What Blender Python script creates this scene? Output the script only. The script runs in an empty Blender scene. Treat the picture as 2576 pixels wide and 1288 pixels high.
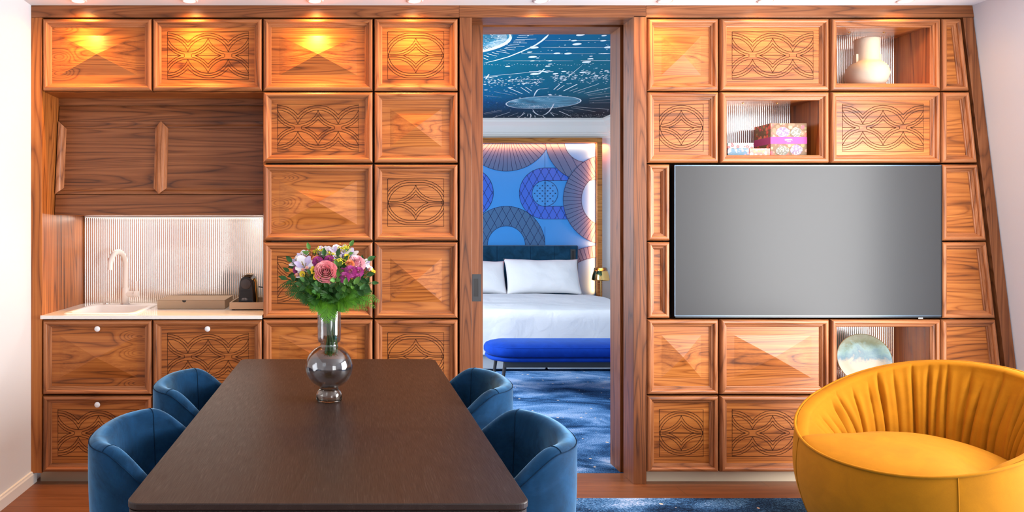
import bpy, bmesh, math, random
from mathutils import Vector, Matrix, noise as mnoise
S = bpy.context.scene
COL = S.collection
PI = math.pi
random.seed(7)

# ------------------------------------------------------------------ camera, world, light, exposure
FPX, DIST, EYE, VX, VY = 1806.0, 3.9, 1.389, 874.0, 575.0      # lens in px, metres to the wall, eye height, principal point
cam_d = bpy.data.cameras.new('camera'); cam = bpy.data.objects.new('camera', cam_d); COL.objects.link(cam)
cam.location = (0, -DIST, EYE); cam.rotation_euler = (PI/2, 0, 0)
cam_d.sensor_width = 36.0; cam_d.lens = FPX/2576*36.0
cam_d.shift_x = (1288-VX)/2576; cam_d.shift_y = -(644-VY)/2576
cam_d.clip_start = 0.05
S.camera = cam
S.view_settings.view_transform = 'Standard'; S.view_settings.look = 'None'
S.view_settings.exposure = 0.22; S.view_settings.gamma = 1.0
S.view_settings.use_curve_mapping = False
W = bpy.data.worlds.new('sky'); S.world = W; W.use_nodes = True
bgn = W.node_tree.nodes['Background']; bgn.inputs[0].default_value = (0.75, 0.87, 1.0, 1); bgn.inputs[1].default_value = 1.6

def area(name, loc, direction, sx, sy, power, color=(1, 1, 1), spread=PI):
    d = bpy.data.lights.new(name, 'AREA'); d.shape = 'RECTANGLE'; d.size = sx; d.size_y = sy; d.energy = power; d.color = color
    d.spread = spread
    o = bpy.data.objects.new(name, d); COL.objects.link(o); o.location = loc
    o.rotation_euler = Vector(direction).to_track_quat('-Z', 'Z').to_euler()
    return o
# daylight: through the wide roof window in the sloping right wall, the tall window behind the camera, the bedroom's left window
area('daylight_roof_window', (3.50, -1.85, 1.35), (-1, 0, 0), 2.2, 1.9, 255, (1.0, 0.98, 0.96))
area('daylight_rear_window', (2.4, -6.22, 1.25), (0, 1, 0), 1.7, 2.2, 45, (1.0, 0.98, 0.96))
area('daylight_bedroom_window', (-0.30, 2.2, 1.55), (1, 0.05, -0.15), 2.4, 1.7, 130, (0.92, 0.96, 1.0))

# ------------------------------------------------------------------ helpers
def wx(px): return (px-VX)/(FPX/DIST)
def wz(py): return EYE-(py-VY)/(FPX/DIST)
def P(px, py, y):
    s = FPX/(DIST+y); return Vector(((px-VX)/s, y, EYE-(py-VY)/s))
ORG = {}
class MB:
    def __init__(s): s.v = []; s.f = []; s.m = []; s.sm = []
    def add(s, vs, fs, mat=0, smooth=False):
        b = len(s.v); s.v += [tuple(p) for p in vs]
        for f in fs:
            s.f.append(tuple(b+i for i in f)); s.m.append(mat); s.sm.append(smooth)
        return s
    def box(s, x0, x1, y0, y1, z0, z1, mat=0):
        return s.add([(x0,y0,z0),(x1,y0,z0),(x1,y1,z0),(x0,y1,z0),(x0,y0,z1),(x1,y0,z1),(x1,y1,z1),(x0,y1,z1)],
            [(0,3,2,1),(4,5,6,7),(0,1,5,4),(1,2,6,5),(2,3,7,6),(3,0,4,7)], mat)
    def obox(s, c, ax, ay, az, mat=0):      # oriented box, half-vectors
        c = Vector(c); ax = Vector(ax); ay = Vector(ay); az = Vector(az)
        vs = [c+i*ax+j*ay+k*az for k in (-1,1) for (i,j) in ((-1,-1),(1,-1),(1,1),(-1,1))]
        return s.add(vs, [(0,3,2,1),(4,5,6,7),(0,1,5,4),(1,2,6,5),(2,3,7,6),(3,0,4,7)], mat)
    def prism(s, poly, y0, y1, mat=0):      # polygon in xz extruded along y
        n = len(poly); vs = [(x,y0,z) for x,z in poly]+[(x,y1,z) for x,z in poly]
        return s.add(vs, [tuple(range(n)), tuple(range(2*n-1, n-1, -1))]+[(i,i+n,(i+1)%n+n,(i+1)%n) for i in range(n)], mat)
    def slab(s, poly, z0, z1, mat=0):       # polygon in xy extruded along z
        n = len(poly); vs = [(x,y,z0) for x,y in poly]+[(x,y,z1) for x,y in poly]
        return s.add(vs, [tuple(range(n-1,-1,-1)), tuple(range(n, 2*n))]+[(i,(i+1)%n,(i+1)%n+n,i+n) for i in range(n)], mat)
    def grid(s, fn, nu, nv, cu=False, cv=False, mat=0, smooth=True):
        b = []; ku = nu if cu else nu+1; kv = nv if cv else nv+1
        for j in range(kv):
            for i in range(ku): b.append(fn(i/nu, j/nv))
        fs = []
        for j in range(nv):
            for i in range(nu):
                i2 = (i+1) % ku; j2 = (j+1) % kv
                fs.append((j*ku+i, j*ku+i2, j2*ku+i2, j2*ku+i))
        return s.add(b, fs, mat, smooth)
    def lathe(s, prof, c, seg=48, mat=0, smooth=True, axis=None, sx=1, sy=1):
        M = Matrix.Identity(3) if axis is None else Vector(axis).to_track_quat('Z', 'Y').to_matrix()
        c = Vector(c)
        def fn(u, v):
            r, z = prof[min(len(prof)-1, int(round(v*(len(prof)-1))))]
            a = 2*PI*u
            return c+M @ Vector((r*math.cos(a)*sx, r*math.sin(a)*sy, z))
        return s.grid(fn, seg, len(prof)-1, cu=True, mat=mat, smooth=smooth)
    def tube(s, pts, r, seg=8, mat=0, cap=True):
        pts = [Vector(p) for p in pts]; n = len(pts)
        rr = r if isinstance(r, (list, tuple)) else [r]*n
        t0 = (pts[1]-pts[0]).normalized()
        up = Vector((0,0,1)) if abs(t0.z) < .9 else Vector((1,0,0))
        nrm = (up-up.dot(t0)*t0).normalized()
        b = []
        for i, p in enumerate(pts):
            t = (pts[min(i+1,n-1)]-pts[max(i-1,0)]).normalized()
            nrm = (nrm-nrm.dot(t)*t).normalized(); bi = t.cross(nrm)
            for k in range(seg):
                a = 2*PI*k/seg; b.append(p+rr[i]*(math.cos(a)*nrm+math.sin(a)*bi))
        fs = [(i*seg+k, i*seg+(k+1)%seg, (i+1)*seg+(k+1)%seg, (i+1)*seg+k) for i in range(n-1) for k in range(seg)]
        s.add(b, fs, mat, True)
        if cap:
            s.add(b[:seg], [tuple(range(seg-1,-1,-1))], mat); s.add(b[-seg:], [tuple(range(seg))], mat)
        return s
    def build(s, name, mats, parent=None, bevel=0, seg=2, subsurf=0, weld=False):
        o0 = ORG.get(parent.name, Vector((0,0,0))) if parent else Vector((0,0,0))
        me = bpy.data.meshes.new(name)
        me.from_pydata([tuple(Vector(p)-o0) for p in s.v], [], s.f)
        mats = mats if isinstance(mats, (list, tuple)) else [mats]
        for m in mats: me.materials.append(m)
        for p, k, q in zip(me.polygons, s.m, s.sm): p.material_index = k; p.use_smooth = q
        if weld:
            bm = bmesh.new(); bm.from_mesh(me); bmesh.ops.remove_doubles(bm, verts=bm.verts, dist=1e-5); bm.to_mesh(me); bm.free()
        bm = bmesh.new(); bm.from_mesh(me); bmesh.ops.recalc_face_normals(bm, faces=bm.faces); bm.to_mesh(me); bm.free()
        me.update()
        o = bpy.data.objects.new(name, me); COL.objects.link(o)
        if parent: o.parent = parent
        ORG[o.name] = o0
        if bevel:
            b = o.modifiers.new('bevel', 'BEVEL'); b.width = bevel; b.segments = seg; b.limit_method = 'ANGLE'; b.angle_limit = 0.6
            b.harden_normals = False
        if subsurf:
            b = o.modifiers.new('sub', 'SUBSURF'); b.levels = subsurf; b.render_levels = subsurf
        return o
def thing(name, label, cat, loc=(0,0,0), group=None, rz=0):
    o = bpy.data.objects.new(name, None); COL.objects.link(o); o.location = loc; o.rotation_euler = (0,0,rz)
    o['label'] = label; o['category'] = cat
    if group: o['group'] = group
    o.empty_display_size = .05
    ORG[o.name] = Vector(loc)
    return o
def tag(o, label, cat, group=None):
    o['label'] = label; o['category'] = cat
    if group: o['group'] = group
    return o
def struct(mb, name, mats, label=None, parent=None, **k):
    o = mb.build(name, mats, parent, **k)
    if not parent:
        o['kind'] = 'structure'
        if label: o['label'] = label
    return o
def copy_tree(o, parent=None):
    c = o.copy(); COL.objects.link(c); c.parent = parent
    for ch in list(o.children): copy_tree(ch, c)
    return c
def text_mesh(body, size, name, mat, parent, loc, align='CENTER', ext=.0004):
    cu = bpy.data.curves.new('lettering', 'FONT'); cu.body = body; cu.size = size; cu.align_x = align; cu.align_y = 'CENTER'; cu.extrude = ext
    t = bpy.data.objects.new('lettering_source', cu); COL.objects.link(t)
    dg = bpy.context.evaluated_depsgraph_get(); me = bpy.data.meshes.new_from_object(t.evaluated_get(dg))
    bpy.data.objects.remove(t); bpy.data.curves.remove(cu)
    o0 = ORG.get(parent.name, Vector((0,0,0))) if parent else Vector((0,0,0))
    me.transform(Matrix.Translation(Vector(loc)-o0) @ Matrix.Rotation(PI/2, 4, 'X'))
    me.materials.clear(); me.materials.append(mat)
    o = bpy.data.objects.new(name, me); COL.objects.link(o); o.parent = parent; ORG[o.name] = o0
    return o
def sstep(a, b, x):
    t = max(0, min(1, (x-a)/(b-a))); return t*t*(3-2*t)

# ------------------------------------------------------------------ materials
def mat(name, color=(.8,.8,.8), rough=.5, metal=0, spec=.5, sheen=0, sheen_tint=(1,1,1), sheen_r=.4, trans=0, ior=1.45, emit=None, estr=0, coat=0):
    m = bpy.data.materials.new(name); m.use_nodes = True
    b = m.node_tree.nodes['Principled BSDF']; I = b.inputs
    I['Base Color'].default_value = (*color, 1); I['Roughness'].default_value = rough; I['Metallic'].default_value = metal
    I['Specular IOR Level'].default_value = spec; I['IOR'].default_value = ior
    I['Sheen Weight'].default_value = sheen; I['Sheen Tint'].default_value = (*sheen_tint, 1); I['Sheen Roughness'].default_value = sheen_r
    I['Transmission Weight'].default_value = trans; I['Coat Weight'].default_value = coat
    if emit: I['Emission Color'].default_value = (*emit, 1); I['Emission Strength'].default_value = estr
    return m
class NT:
    def __init__(s, m): s.t = m.node_tree; s.b = s.t.nodes['Principled BSDF']
    def n(s, typ, **k):
        x = s.t.nodes.new(typ)
        for a, v in k.items(): setattr(x, a, v)
        return x
    def l(s, a, b): s.t.links.new(a, b)
    def math(s, op, a, b=None, c=None, clamp=False):
        x = s.n('ShaderNodeMath', operation=op); x.use_clamp = clamp
        for i, q in enumerate((a, b, c)):
            if q is None: continue
            if isinstance(q, (int, float)): x.inputs[i].default_value = q
            else: s.l(q, x.inputs[i])
        return x.outputs[0]
    def vmath(s, op, a, b):
        x = s.n('ShaderNodeVectorMath', operation=op)
        for i, q in enumerate((a, b)):
            if isinstance(q, tuple): x.inputs[i].default_value = q
            else: s.l(q, x.inputs[i])
        return x.outputs[0]
    def noise(s, vec, scale=1, detail=2, rough=.5, dist=0):
        x = s.n('ShaderNodeTexNoise'); s.l(vec, x.inputs['Vector']); x.inputs['Scale'].default_value = scale
        x.inputs['Detail'].default_value = detail; x.inputs['Roughness'].default_value = rough; x.inputs['Distortion'].default_value = dist
        return x.outputs['Fac']
    def ramp(s, fac, stops, interp='LINEAR'):
        x = s.n('ShaderNodeValToRGB'); e = x.color_ramp.elements; x.color_ramp.interpolation = interp
        while len(e) < len(stops): e.new(.5)
        for q, (p, c) in zip(e, stops): q.position = p; q.color = (*c, 1) if len(c) == 3 else c
        s.l(fac, x.inputs[0]); return x.outputs[0]
    def mix(s, fac, a, b, typ='MIX'):
        x = s.n('ShaderNodeMix', data_type='RGBA', blend_type=typ)
        for sock, q in ((x.inputs[0], fac), (x.inputs[6], a), (x.inputs[7], b)):
            if isinstance(q, (int, float)): sock.default_value = q
            elif isinstance(q, tuple): sock.default_value = (*q, 1)
            else: s.l(q, sock)
        return x.outputs[2]
    def obj(s, rand=True):
        c = s.n('ShaderNodeTexCoord').outputs['Object']
        if not rand: return c
        r = s.n('ShaderNodeObjectInfo').outputs['Random']
        cx = s.n('ShaderNodeCombineXYZ')
        s.l(s.math('MULTIPLY', r, 37.3), cx.inputs[0]); s.l(s.math('MULTIPLY', r, 91.7), cx.inputs[1]); s.l(s.math('MULTIPLY', r, 53.9), cx.inputs[2])
        return s.vmath('ADD', c, cx.outputs[0])
    def bump(s, h, strength=.1, dist=.01):
        x = s.n('ShaderNodeBump'); s.l(h, x.inputs['Height']); x.inputs['Strength'].default_value = strength; x.inputs['Distance'].default_value = dist
        s.l(x.outputs[0], s.b.inputs['Normal'])

def wood(name, axis='X', dark=(.10,.030,.008), mid=(.36,.125,.035), light=(.56,.24,.085), rings=30.0, rough=.36, knots=None, across=4.6, fiber=.30, spec=.45):
    m = mat(name, mid, rough, spec=spec); t = NT(m)
    v = t.obj()
    sc = lambda al, ac: tuple(al if a == axis else ac for a in 'XYZ')
    a = t.noise(t.vmath('MULTIPLY', v, sc(.34, across)), 1, 2, .5, .10)
    if knots:
        raw = t.obj(False); sep = t.n('ShaderNodeSeparateXYZ'); t.l(raw, sep.inputs[0])
        for kx, kz, rx, rz, h in knots:
            dx = t.math('DIVIDE', t.math('SUBTRACT', sep.outputs[0], kx), rx); dz = t.math('DIVIDE', t.math('SUBTRACT', sep.outputs[2], kz), rz)
            d = t.math('ADD', t.math('MULTIPLY', dx, dx), t.math('MULTIPLY', dz, dz))
            a = t.math('ADD', a, t.math('MULTIPLY', t.math('POWER', 2.718, t.math('MULTIPLY', d, -1.0)), h))
    fr = t.math('FRACT', t.math('MULTIPLY', a, rings))
    f2 = t.noise(t.vmath('MULTIPLY', v, sc(1.1, 60)), 1, 3, .6)
    f3 = t.noise(t.vmath('MULTIPLY', v, sc(9, 420)), 1, 2, .6)
    big = t.noise(t.vmath('MULTIPLY', v, sc(.7, 3.0)), 1, 1, .5)
    prof = t.ramp(fr, [(0, (.20,)*3), (.10, (.48,)*3), (.35, (.68,)*3), (.70, (.64,)*3), (.90, (.44,)*3), (1, (.20,)*3)])
    x = t.math('ADD', prof, t.math('MULTIPLY', t.math('SUBTRACT', f2, .5), 1.15))
    x = t.math('ADD', x, t.math('MULTIPLY', t.math('SUBTRACT', big, .5), .7))
    x = t.math('ADD', x, t.math('MULTIPLY', t.math('SUBTRACT', f3, .5), fiber*1.4), clamp=True)
    c = t.ramp(x, [(0, dark), (.5, mid), (1, light)])
    t.l(c, t.b.inputs['Base Color'])
    t.bump(f3, .06, .002)
    return m
PD = dict(dark=(.095,.024,.005), mid=(.345,.098,.017), light=(.55,.190,.040))
TD = dict(dark=(.062,.019,.007), mid=(.185,.057,.016), light=(.31,.112,.040))
MD = dict(dark=(.11,.033,.011), mid=(.31,.102,.032), light=(.50,.195,.076))
W_PX = wood('walnut_veneer', 'X', **PD)
W_PZ = wood('walnut_veneer_upright', 'Z', rings=20, **PD)
W_MX = wood('walnut_moulding', 'X', rings=20, **MD)
W_MZ = wood('walnut_moulding_upright', 'Z', rings=20, **MD)
W_TX = wood('walnut_trim', 'X', rings=26, across=5.5, **TD)
W_TZ = wood('walnut_trim_upright', 'Z', rings=26, across=5.5, **TD)
W_TY = wood('walnut_trim_deep', 'Y', rings=26, across=5.5, **TD)
KN = lambda L, n: wood(n, 'X', rings=22, knots=L, **PD)
W_K1 = KN([(.085,.19,.085,.034,.26),(.085,.10,.08,.028,.24),(.085,.345,.09,.022,.2)], 'walnut_veneer_knotted')
W_K3 = KN([(.085,.205,.085,.036,.26),(.085,.09,.08,.03,.24),(.085,.345,.09,.026,.22)], 'walnut_veneer_knotted')
W_K5 = KN([(.52,.315,.09,.030,.24),(.52,.225,.09,.030,.26),(.52,.06,.09,.022,.22)], 'walnut_veneer_knotted')
M_GROOVE = mat('groove_shade', (.055,.018,.008), .8, spec=.1)  # dark colour stands in for the shade inside a cut V-groove
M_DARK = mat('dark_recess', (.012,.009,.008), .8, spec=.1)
def plaster(name, c, sc=90):
    m = mat(name, c, .75, spec=.2); t = NT(m); t.bump(t.noise(t.obj(False), sc, 3, .6), .05, .003); return m
M_WALL = plaster('white_wallpaper', (.71,.735,.77), 260)
M_CEIL = plaster('white_ceiling_paint', (.78,.78,.79))
M_CORN = mat('white_cornice', (.74,.75,.74), .5)
M_WHITE = mat('white_lacquer', (.80,.80,.79), .35)
M_KICK = mat('brushed_champagne', (.42,.34,.25), .35, metal=.6)
t = NT(M_KICK); t.bump(t.noise(t.vmath('MULTIPLY', t.obj(False), (6, 6, 500)), 1, 2), .1, .002)
M_KICKR = mat('cream_plinth', (.60,.50,.36), .45)
M_MIRROR = mat('fluted_silvered_glass', (.93,.90,.86), .20, metal=1.0)
M_STONE = mat('white_quartz', (.80,.77,.73), .12)
t = NT(M_STONE); f = t.noise(t.obj(False), 1.6, 4, .6, 2.2)
t.l(t.ramp(f, [(0, (.82,.79,.75)), (.496, (.82,.79,.75)), (.50, (.74,.70,.66)), (.504, (.82,.79,.75)), (1, (.83,.80,.77))]), t.b.inputs['Base Color'])
M_SINK = mat('white_composite', (.86,.83,.81), .28)
M_TAP = mat('blush_white_enamel', (.84,.76,.71), .30)
M_CHROME = mat('chrome', (.8,.8,.8), .08, metal=1)
M_GOLD = mat('polished_brass', (.86,.56,.20), .12, metal=1)
M_KNOB = mat('white_ceramic_knob', (.84,.83,.85), .15)
M_TAUPE = mat('taupe_leatherette', (.40,.27,.17), .55)
M_TRAY = mat('beige_tray', (.50,.34,.22), .5)
M_BLACK = mat('black_plastic', (.012,.010,.010), .32)
M_BLACKS = mat('black_satin', (.03,.026,.027), .5)
M_GREYD = mat('grey_disc', (.060,.048,.048), .42)
M_METALD = mat('gunmetal', (.055,.058,.062), .45, metal=.5)
M_PRINT = mat('pale_print', (.62,.58,.56), .5)

def velvet(name, c, sheen, tint, var=.5, rough=.85, sr=.35, sc=9, nap=0, nap_c=(1,1,1)):
    m = mat(name, c, rough, spec=.15, sheen=sheen, sheen_tint=tint, sheen_r=sr); t = NT(m)
    v = t.obj()
    f = t.math('ADD', t.math('MULTIPLY', t.noise(v, sc, 4, .6, .8), .7), t.math('MULTIPLY', t.noise(v, 330, 2, .7), .3))
    lo = tuple(q*(1-var) for q in c); hi = tuple(min(1, q*(1+var)) for q in c)
    t.l(t.ramp(f, [(.3, lo), (.7, hi)]), t.b.inputs['Base Color'])
    t.bump(t.noise(v, 600, 2), .08, .002)
    if nap:                                   # pile catching raking light
        sh = t.n('ShaderNodeBsdfSheen', distribution='ASHIKHMIN'); sh.inputs['Color'].default_value = (*nap_c, 1); sh.inputs['Roughness'].default_value = .55
        mx = t.n('ShaderNodeMixShader'); t.l(t.ramp(t.noise(v, 5.5, 5, .65, 1.2), [(.40, (nap*.2,)*3), (.60, (nap*2.0,)*3)]), mx.inputs[0]); out = t.t.nodes['Material Output']
        t.l(t.b.outputs[0], mx.inputs[1]); t.l(sh.outputs[0], mx.inputs[2]); t.l(mx.outputs[0], out.inputs['Surface'])
    return m
M_BLUE = velvet('petrol_blue_velvet', (.005,.038,.098), 1.0, (.45,.75,1.0), sr=.28, nap=.17, nap_c=(.12,.42,.85))
M_BLUES = mat('dark_blue_seam', (.004,.020,.050), .9, spec=.1)
M_OCHRE = velvet('ochre_velvet', (.36,.132,.003), .05, (1,.72,.25), var=.14, sr=.5)
M_COBALT = velvet('cobalt_velvet', (.003,.040,.33), .3, (.25,.5,1), var=.25)
M_HEADB = velvet('teal_headboard_velvet', (.008,.050,.105), .6, (.3,.65,.9), var=.45)
M_LINEN = mat('white_linen', (.82,.83,.86), .8, spec=.2); t = NT(M_LINEN); t.bump(t.noise(t.obj(False), 7, 4, .55, .6), .25, .03)
M_BASE = mat('grey_bed_base', (.52,.53,.53), .85, spec=.1)

M_TABLE = mat('black_stained_ash', (.022,.015,.014), .34, spec=.36); t = NT(M_TABLE)
v = t.obj(False)
a = t.noise(t.vmath('MULTIPLY', v, (4, .45, 4)), 1, 2, .5, .2)
fr = t.math('FRACT', t.math('MULTIPLY', a, 24))
pores = t.noise(t.vmath('MULTIPLY', v, (420, 14, 420)), 1, 2, .6)
k = t.math('ADD', t.math('MULTIPLY', fr, .14), t.math('MULTIPLY', pores, .95))
t.l(t.ramp(k, [(.35, (.022,.012,.010)), (.64, (.032,.019,.016)), (.88, (.078,.056,.049))]), t.b.inputs['Base Color'])
t.l(t.ramp(pores, [(.3, (.46,)*3), (.7, (.36,)*3)]), t.b.inputs['Roughness'])
t.bump(k, .08, .002)

M_FLOOR = mat('oak_plank_floor', (.2,.08,.03), .38, spec=.45); t = NT(M_FLOOR); v = t.obj(False)
br = t.n('ShaderNodeTexBrick'); t.l(t.vmath('ADD', v, (.43, .176, 0)), br.inputs['Vector']); br.offset = .37
br.inputs['Scale'].default_value = 1; br.inputs['Brick Width'].default_value = 1.35; br.inputs['Row Height'].default_value = .138
br.inputs['Mortar Size'].default_value = .0022; br.inputs['Color1'].default_value = (.0,.0,.0,1); br.inputs['Color2'].default_value = (1,1,1,1); br.inputs['Mortar'].default_value = (.5,.5,.5,1)
g1 = t.noise(t.vmath('MULTIPLY', v, (2, 30, 2)), 1, 4, .6, .4); g2 = t.noise(t.vmath('MULTIPLY', v, (12, 300, 2)), 1, 2)
tone = t.n('ShaderNodeSeparateColor'); t.l(br.outputs['Color'], tone.inputs[0])
k = t.math('ADD', t.math('ADD', t.math('MULTIPLY', g1, .6), t.math('MULTIPLY', g2, .2)), t.math('MULTIPLY', tone.outputs[0], .22))
c = t.ramp(k, [(.2, (.085,.028,.010)), (.5, (.20,.070,.024)), (.85, (.31,.125,.05))])
t.l(t.mix(br.outputs['Fac'], c, (.10,.035,.012)), t.b.inputs['Base Color'])
t.bump(t.math('SUBTRACT', t.math('MULTIPLY', g2, .3), br.outputs['Fac']), .15, .002)

def carpet(name, seed, dk=0):
    m = mat(name, (.02,.05,.12), .95, spec=.05); t = NT(m); v = t.vmath('ADD', t.obj(False), (seed, seed*.7, 0))
    big = t.noise(t.vmath('MULTIPLY', v, (.9, 1.7, 1)), 1.6, 5, .62, .9)
    gr = t.noise(v, 150, 4, .8)
    k = t.math('ADD', t.math('SUBTRACT', big, dk), t.math('MULTIPLY', t.math('SUBTRACT', gr, .5), .95))
    c = t.ramp(k, [(.28, (.006,.014,.040)), (.42, (.022,.070,.18)), (.51, (.060,.20,.46)), (.60, (.24,.42,.72)), (.72, (.60,.66,.82))])
    vo = t.n('ShaderNodeTexVoronoi'); t.l(v, vo.inputs['Vector']); vo.inputs['Scale'].default_value = 9; vo.voronoi_dimensions = '2D'
    wn = t.n('ShaderNodeTexWhiteNoise'); t.l(vo.outputs['Position'], wn.inputs['Vector'])
    rad = t.math('MULTIPLY', t.math('SUBTRACT', wn.outputs['Value'], .45), .22)
    dot = t.math('LESS_THAN', t.math('ADD', vo.outputs['Distance'], t.math('MULTIPLY', gr, .05)), rad)
    t.l(t.mix(dot, c, (.80,.66,.52)), t.b.inputs['Base Color'])
    t.bump(gr, .5, .006)
    return m
M_CARPET = carpet('navy_galaxy_carpet', 3.0)
M_CARPET2 = carpet('navy_galaxy_rug', 11.6, .055)

def glass(name, c=(1,1,1), rough=0.0, ior=1.45):
    m = bpy.data.materials.new(name); m.use_nodes = True; T = m.node_tree; T.nodes.clear()
    o = T.nodes.new('ShaderNodeOutputMaterial'); g = T.nodes.new('ShaderNodeBsdfGlass'); g.inputs['Color'].default_value = (*c, 1)
    g.inputs['Roughness'].default_value = rough; g.inputs['IOR'].default_value = ior; T.links.new(g.outputs[0], o.inputs[0]); return m
def pane(name, c=(.95,.97,.97), refl=.04):
    m = bpy.data.materials.new(name); m.use_nodes = True; T = m.node_tree; T.nodes.clear()
    o = T.nodes.new('ShaderNodeOutputMaterial'); a = T.nodes.new('ShaderNodeBsdfTransparent'); a.inputs[0].default_value = (*c, 1)
    b = T.nodes.new('ShaderNodeBsdfGlossy'); b.inputs['Roughness'].default_value = .02; b.inputs[0].default_value = (1,1,1,1)
    f = T.nodes.new('ShaderNodeLayerWeight'); f.inputs[0].default_value = .5; x = T.nodes.new('ShaderNodeMixShader')
    p5 = T.nodes.new('ShaderNodeMath'); p5.operation = 'POWER'; p5.inputs[1].default_value = 5; T.links.new(f.outputs['Facing'], p5.inputs[0])
    ma = T.nodes.new('ShaderNodeMath'); ma.operation = 'MULTIPLY_ADD'; ma.inputs[1].default_value = .8; ma.inputs[2].default_value = refl; T.links.new(p5.outputs[0], ma.inputs[0])
    T.links.new(ma.outputs[0], x.inputs[0]); T.links.new(a.outputs[0], x.inputs[1]); T.links.new(b.outputs[0], x.inputs[2]); T.links.new(x.outputs[0], o.inputs[0])
    return m
M_SMOKE = pane('smoked_glass', (.72,.735,.75), .085); M_CLEAR = glass('clear_glass', (.93,.95,.95)); M_PANE = pane('window_glass')
# ------------------------------------------------------------------ the setting: living room shell
XL, XR0, XR1, HC, YB = wx(78), 3.715, 3.397, 2.602, -6.35     # left wall, right wall at floor / ceiling, height, rear wall
def xr(z): return XR0+(XR1-XR0)*z/2.6
struct(MB().box(XL-.1, 4.0, YB-.1, .178, -.08, 0), 'floor', M_FLOOR, 'brown oak plank floor of the living room')
struct(MB().box(XL-.1, -.502, .66, .70, 0, HC), 'wall_kitchen_back', M_WALL, 'wall behind the kitchenette')
struct(MB().add([(XL-.1,YB-.1,HC),(4.0,YB-.1,HC),(4.0,.34,HC),(-.502,.34,HC),(-.502,.70,HC),(XL-.1,.70,HC)]+[(XL-.1,YB-.1,HC+.1),(4.0,YB-.1,HC+.1),(4.0,.34,HC+.1),(-.502,.34,HC+.1),(-.502,.70,HC+.1),(XL-.1,.70,HC+.1)], [(0,1,2,3,4,5),(11,10,9,8,7,6)]+[(i,(i+1)%6,(i+1)%6+6,i+6) for i in range(6)]), 'ceiling', M_CEIL, 'white living room ceiling')
struct(MB().box(XL-.1, XL, YB, .70, 0, HC), 'wall_left', M_WALL, 'white papered wall left of the kitchenette')
def rear():
    m = MB(); x0, x1, z0, z1 = 1.5, 3.3, .10, 2.4
    m.box(XL-.1, x0, YB-.1, YB, 0, HC); m.box(x1, 4.0, YB-.1, YB, 0, HC); m.box(x0, x1, YB-.1, YB, 0, z0); m.box(x0, x1, YB-.1, YB, z1, HC)
    return m
struct(rear(), 'wall_rear', M_WALL, 'white wall behind the camera')
def window(n, corners, thick, label, nrm):
    # corners: 4 points of the opening; frame bars along the edges, a mullion and one pane
    c = [Vector(p) for p in corners]; nrm = Vector(nrm).normalized()
    root = thing('window_%d' % n, label, 'window', sum(c, Vector())/4); del root['category']; root['kind'] = 'structure'
    f = MB()
    def bar(a, b, w):
        d = (b-a); L = d.length/2; d.normalize(); s = d.cross(nrm)
        f.obox((a+b)/2, d*(L+w/2), s*(w/2), nrm*thick)
    for i in range(4): bar(c[i], c[(i+1)%4], .07)
    bar((c[0]+c[1])/2, (c[2]+c[3])/2, .05)
    fo = f.build('window_frame', M_WHITE, root); fo['kind'] = 'structure'
    p = MB().add(c, [(0,1,2,3)]).build('window_pane', M_PANE, root); p['kind'] = 'structure'
window(3, [(1.5,YB-.05,.10),(3.3,YB-.05,.10),(3.3,YB-.05,2.4),(1.5,YB-.05,2.4)], .04, 'tall window in the wall behind the camera', (0,1,0))
def right_wall():
    m = MB(); ys = [YB, -3.0, -.70, 0.36]; zs = [0, .35, 2.35, 2.602]
    for i in range(3):
        for j in range(3):
            if j == 1 and i == 1: continue
            y0, y1, z0, z1 = ys[i], ys[i+1], zs[j], zs[j+1]
            p = [(xr(z0),y0,z0),(xr(z0),y1,z0),(xr(z1),y1,z1),(xr(z1),y0,z1)]
            q = [(x+.12,y,z) for x,y,z in p]
            m.add(p+q, [(0,1,2,3),(7,6,5,4),(0,4,5,1),(1,5,6,2),(2,6,7,3),(3,7,4,0)])
    return m
struct(right_wall(), 'wall_right', M_WALL, 'white sloping attic wall right of the cabinets')
for n, (y0, y1) in ((1, (-3.0, -.70)),):
    window(n, [(xr(.35)+.06,y0,.35),(xr(.35)+.06,y1,.35),(xr(2.35)+.06,y1,2.35),(xr(2.35)+.06,y0,2.35)], .05, 'wide roof window in the sloping right wall', (1,0,.122))
def base_left():
    m = MB(); pr = [(0,0),(.014,0),(.014,.052),(.010,.060),(.009,.067),(0,.070)]
    m.add([(XL+x,y,z) for y in (YB,.044) for x,z in pr], [(i,(i+1)%6,(i+1)%6+6,i+6) for i in range(6)]+[(0,1,2,3,4,5),(11,10,9,8,7,6)])
    return m
struct(base_left(), 'baseboard_left', M_WHITE, 'white moulded baseboard along the left wall')
struct(MB().box(wx(93), wx(1156), .046, .06, 0, wz(1189)), 'baseboard_kitchen', M_KICK, 'brushed metal plinth under the kitchen cabinets')
struct(MB().box(wx(1627), 3.66, .046, .06, 0, wz(1190)), 'baseboard_media', M_KICKR, 'cream plinth under the media wall')

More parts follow.
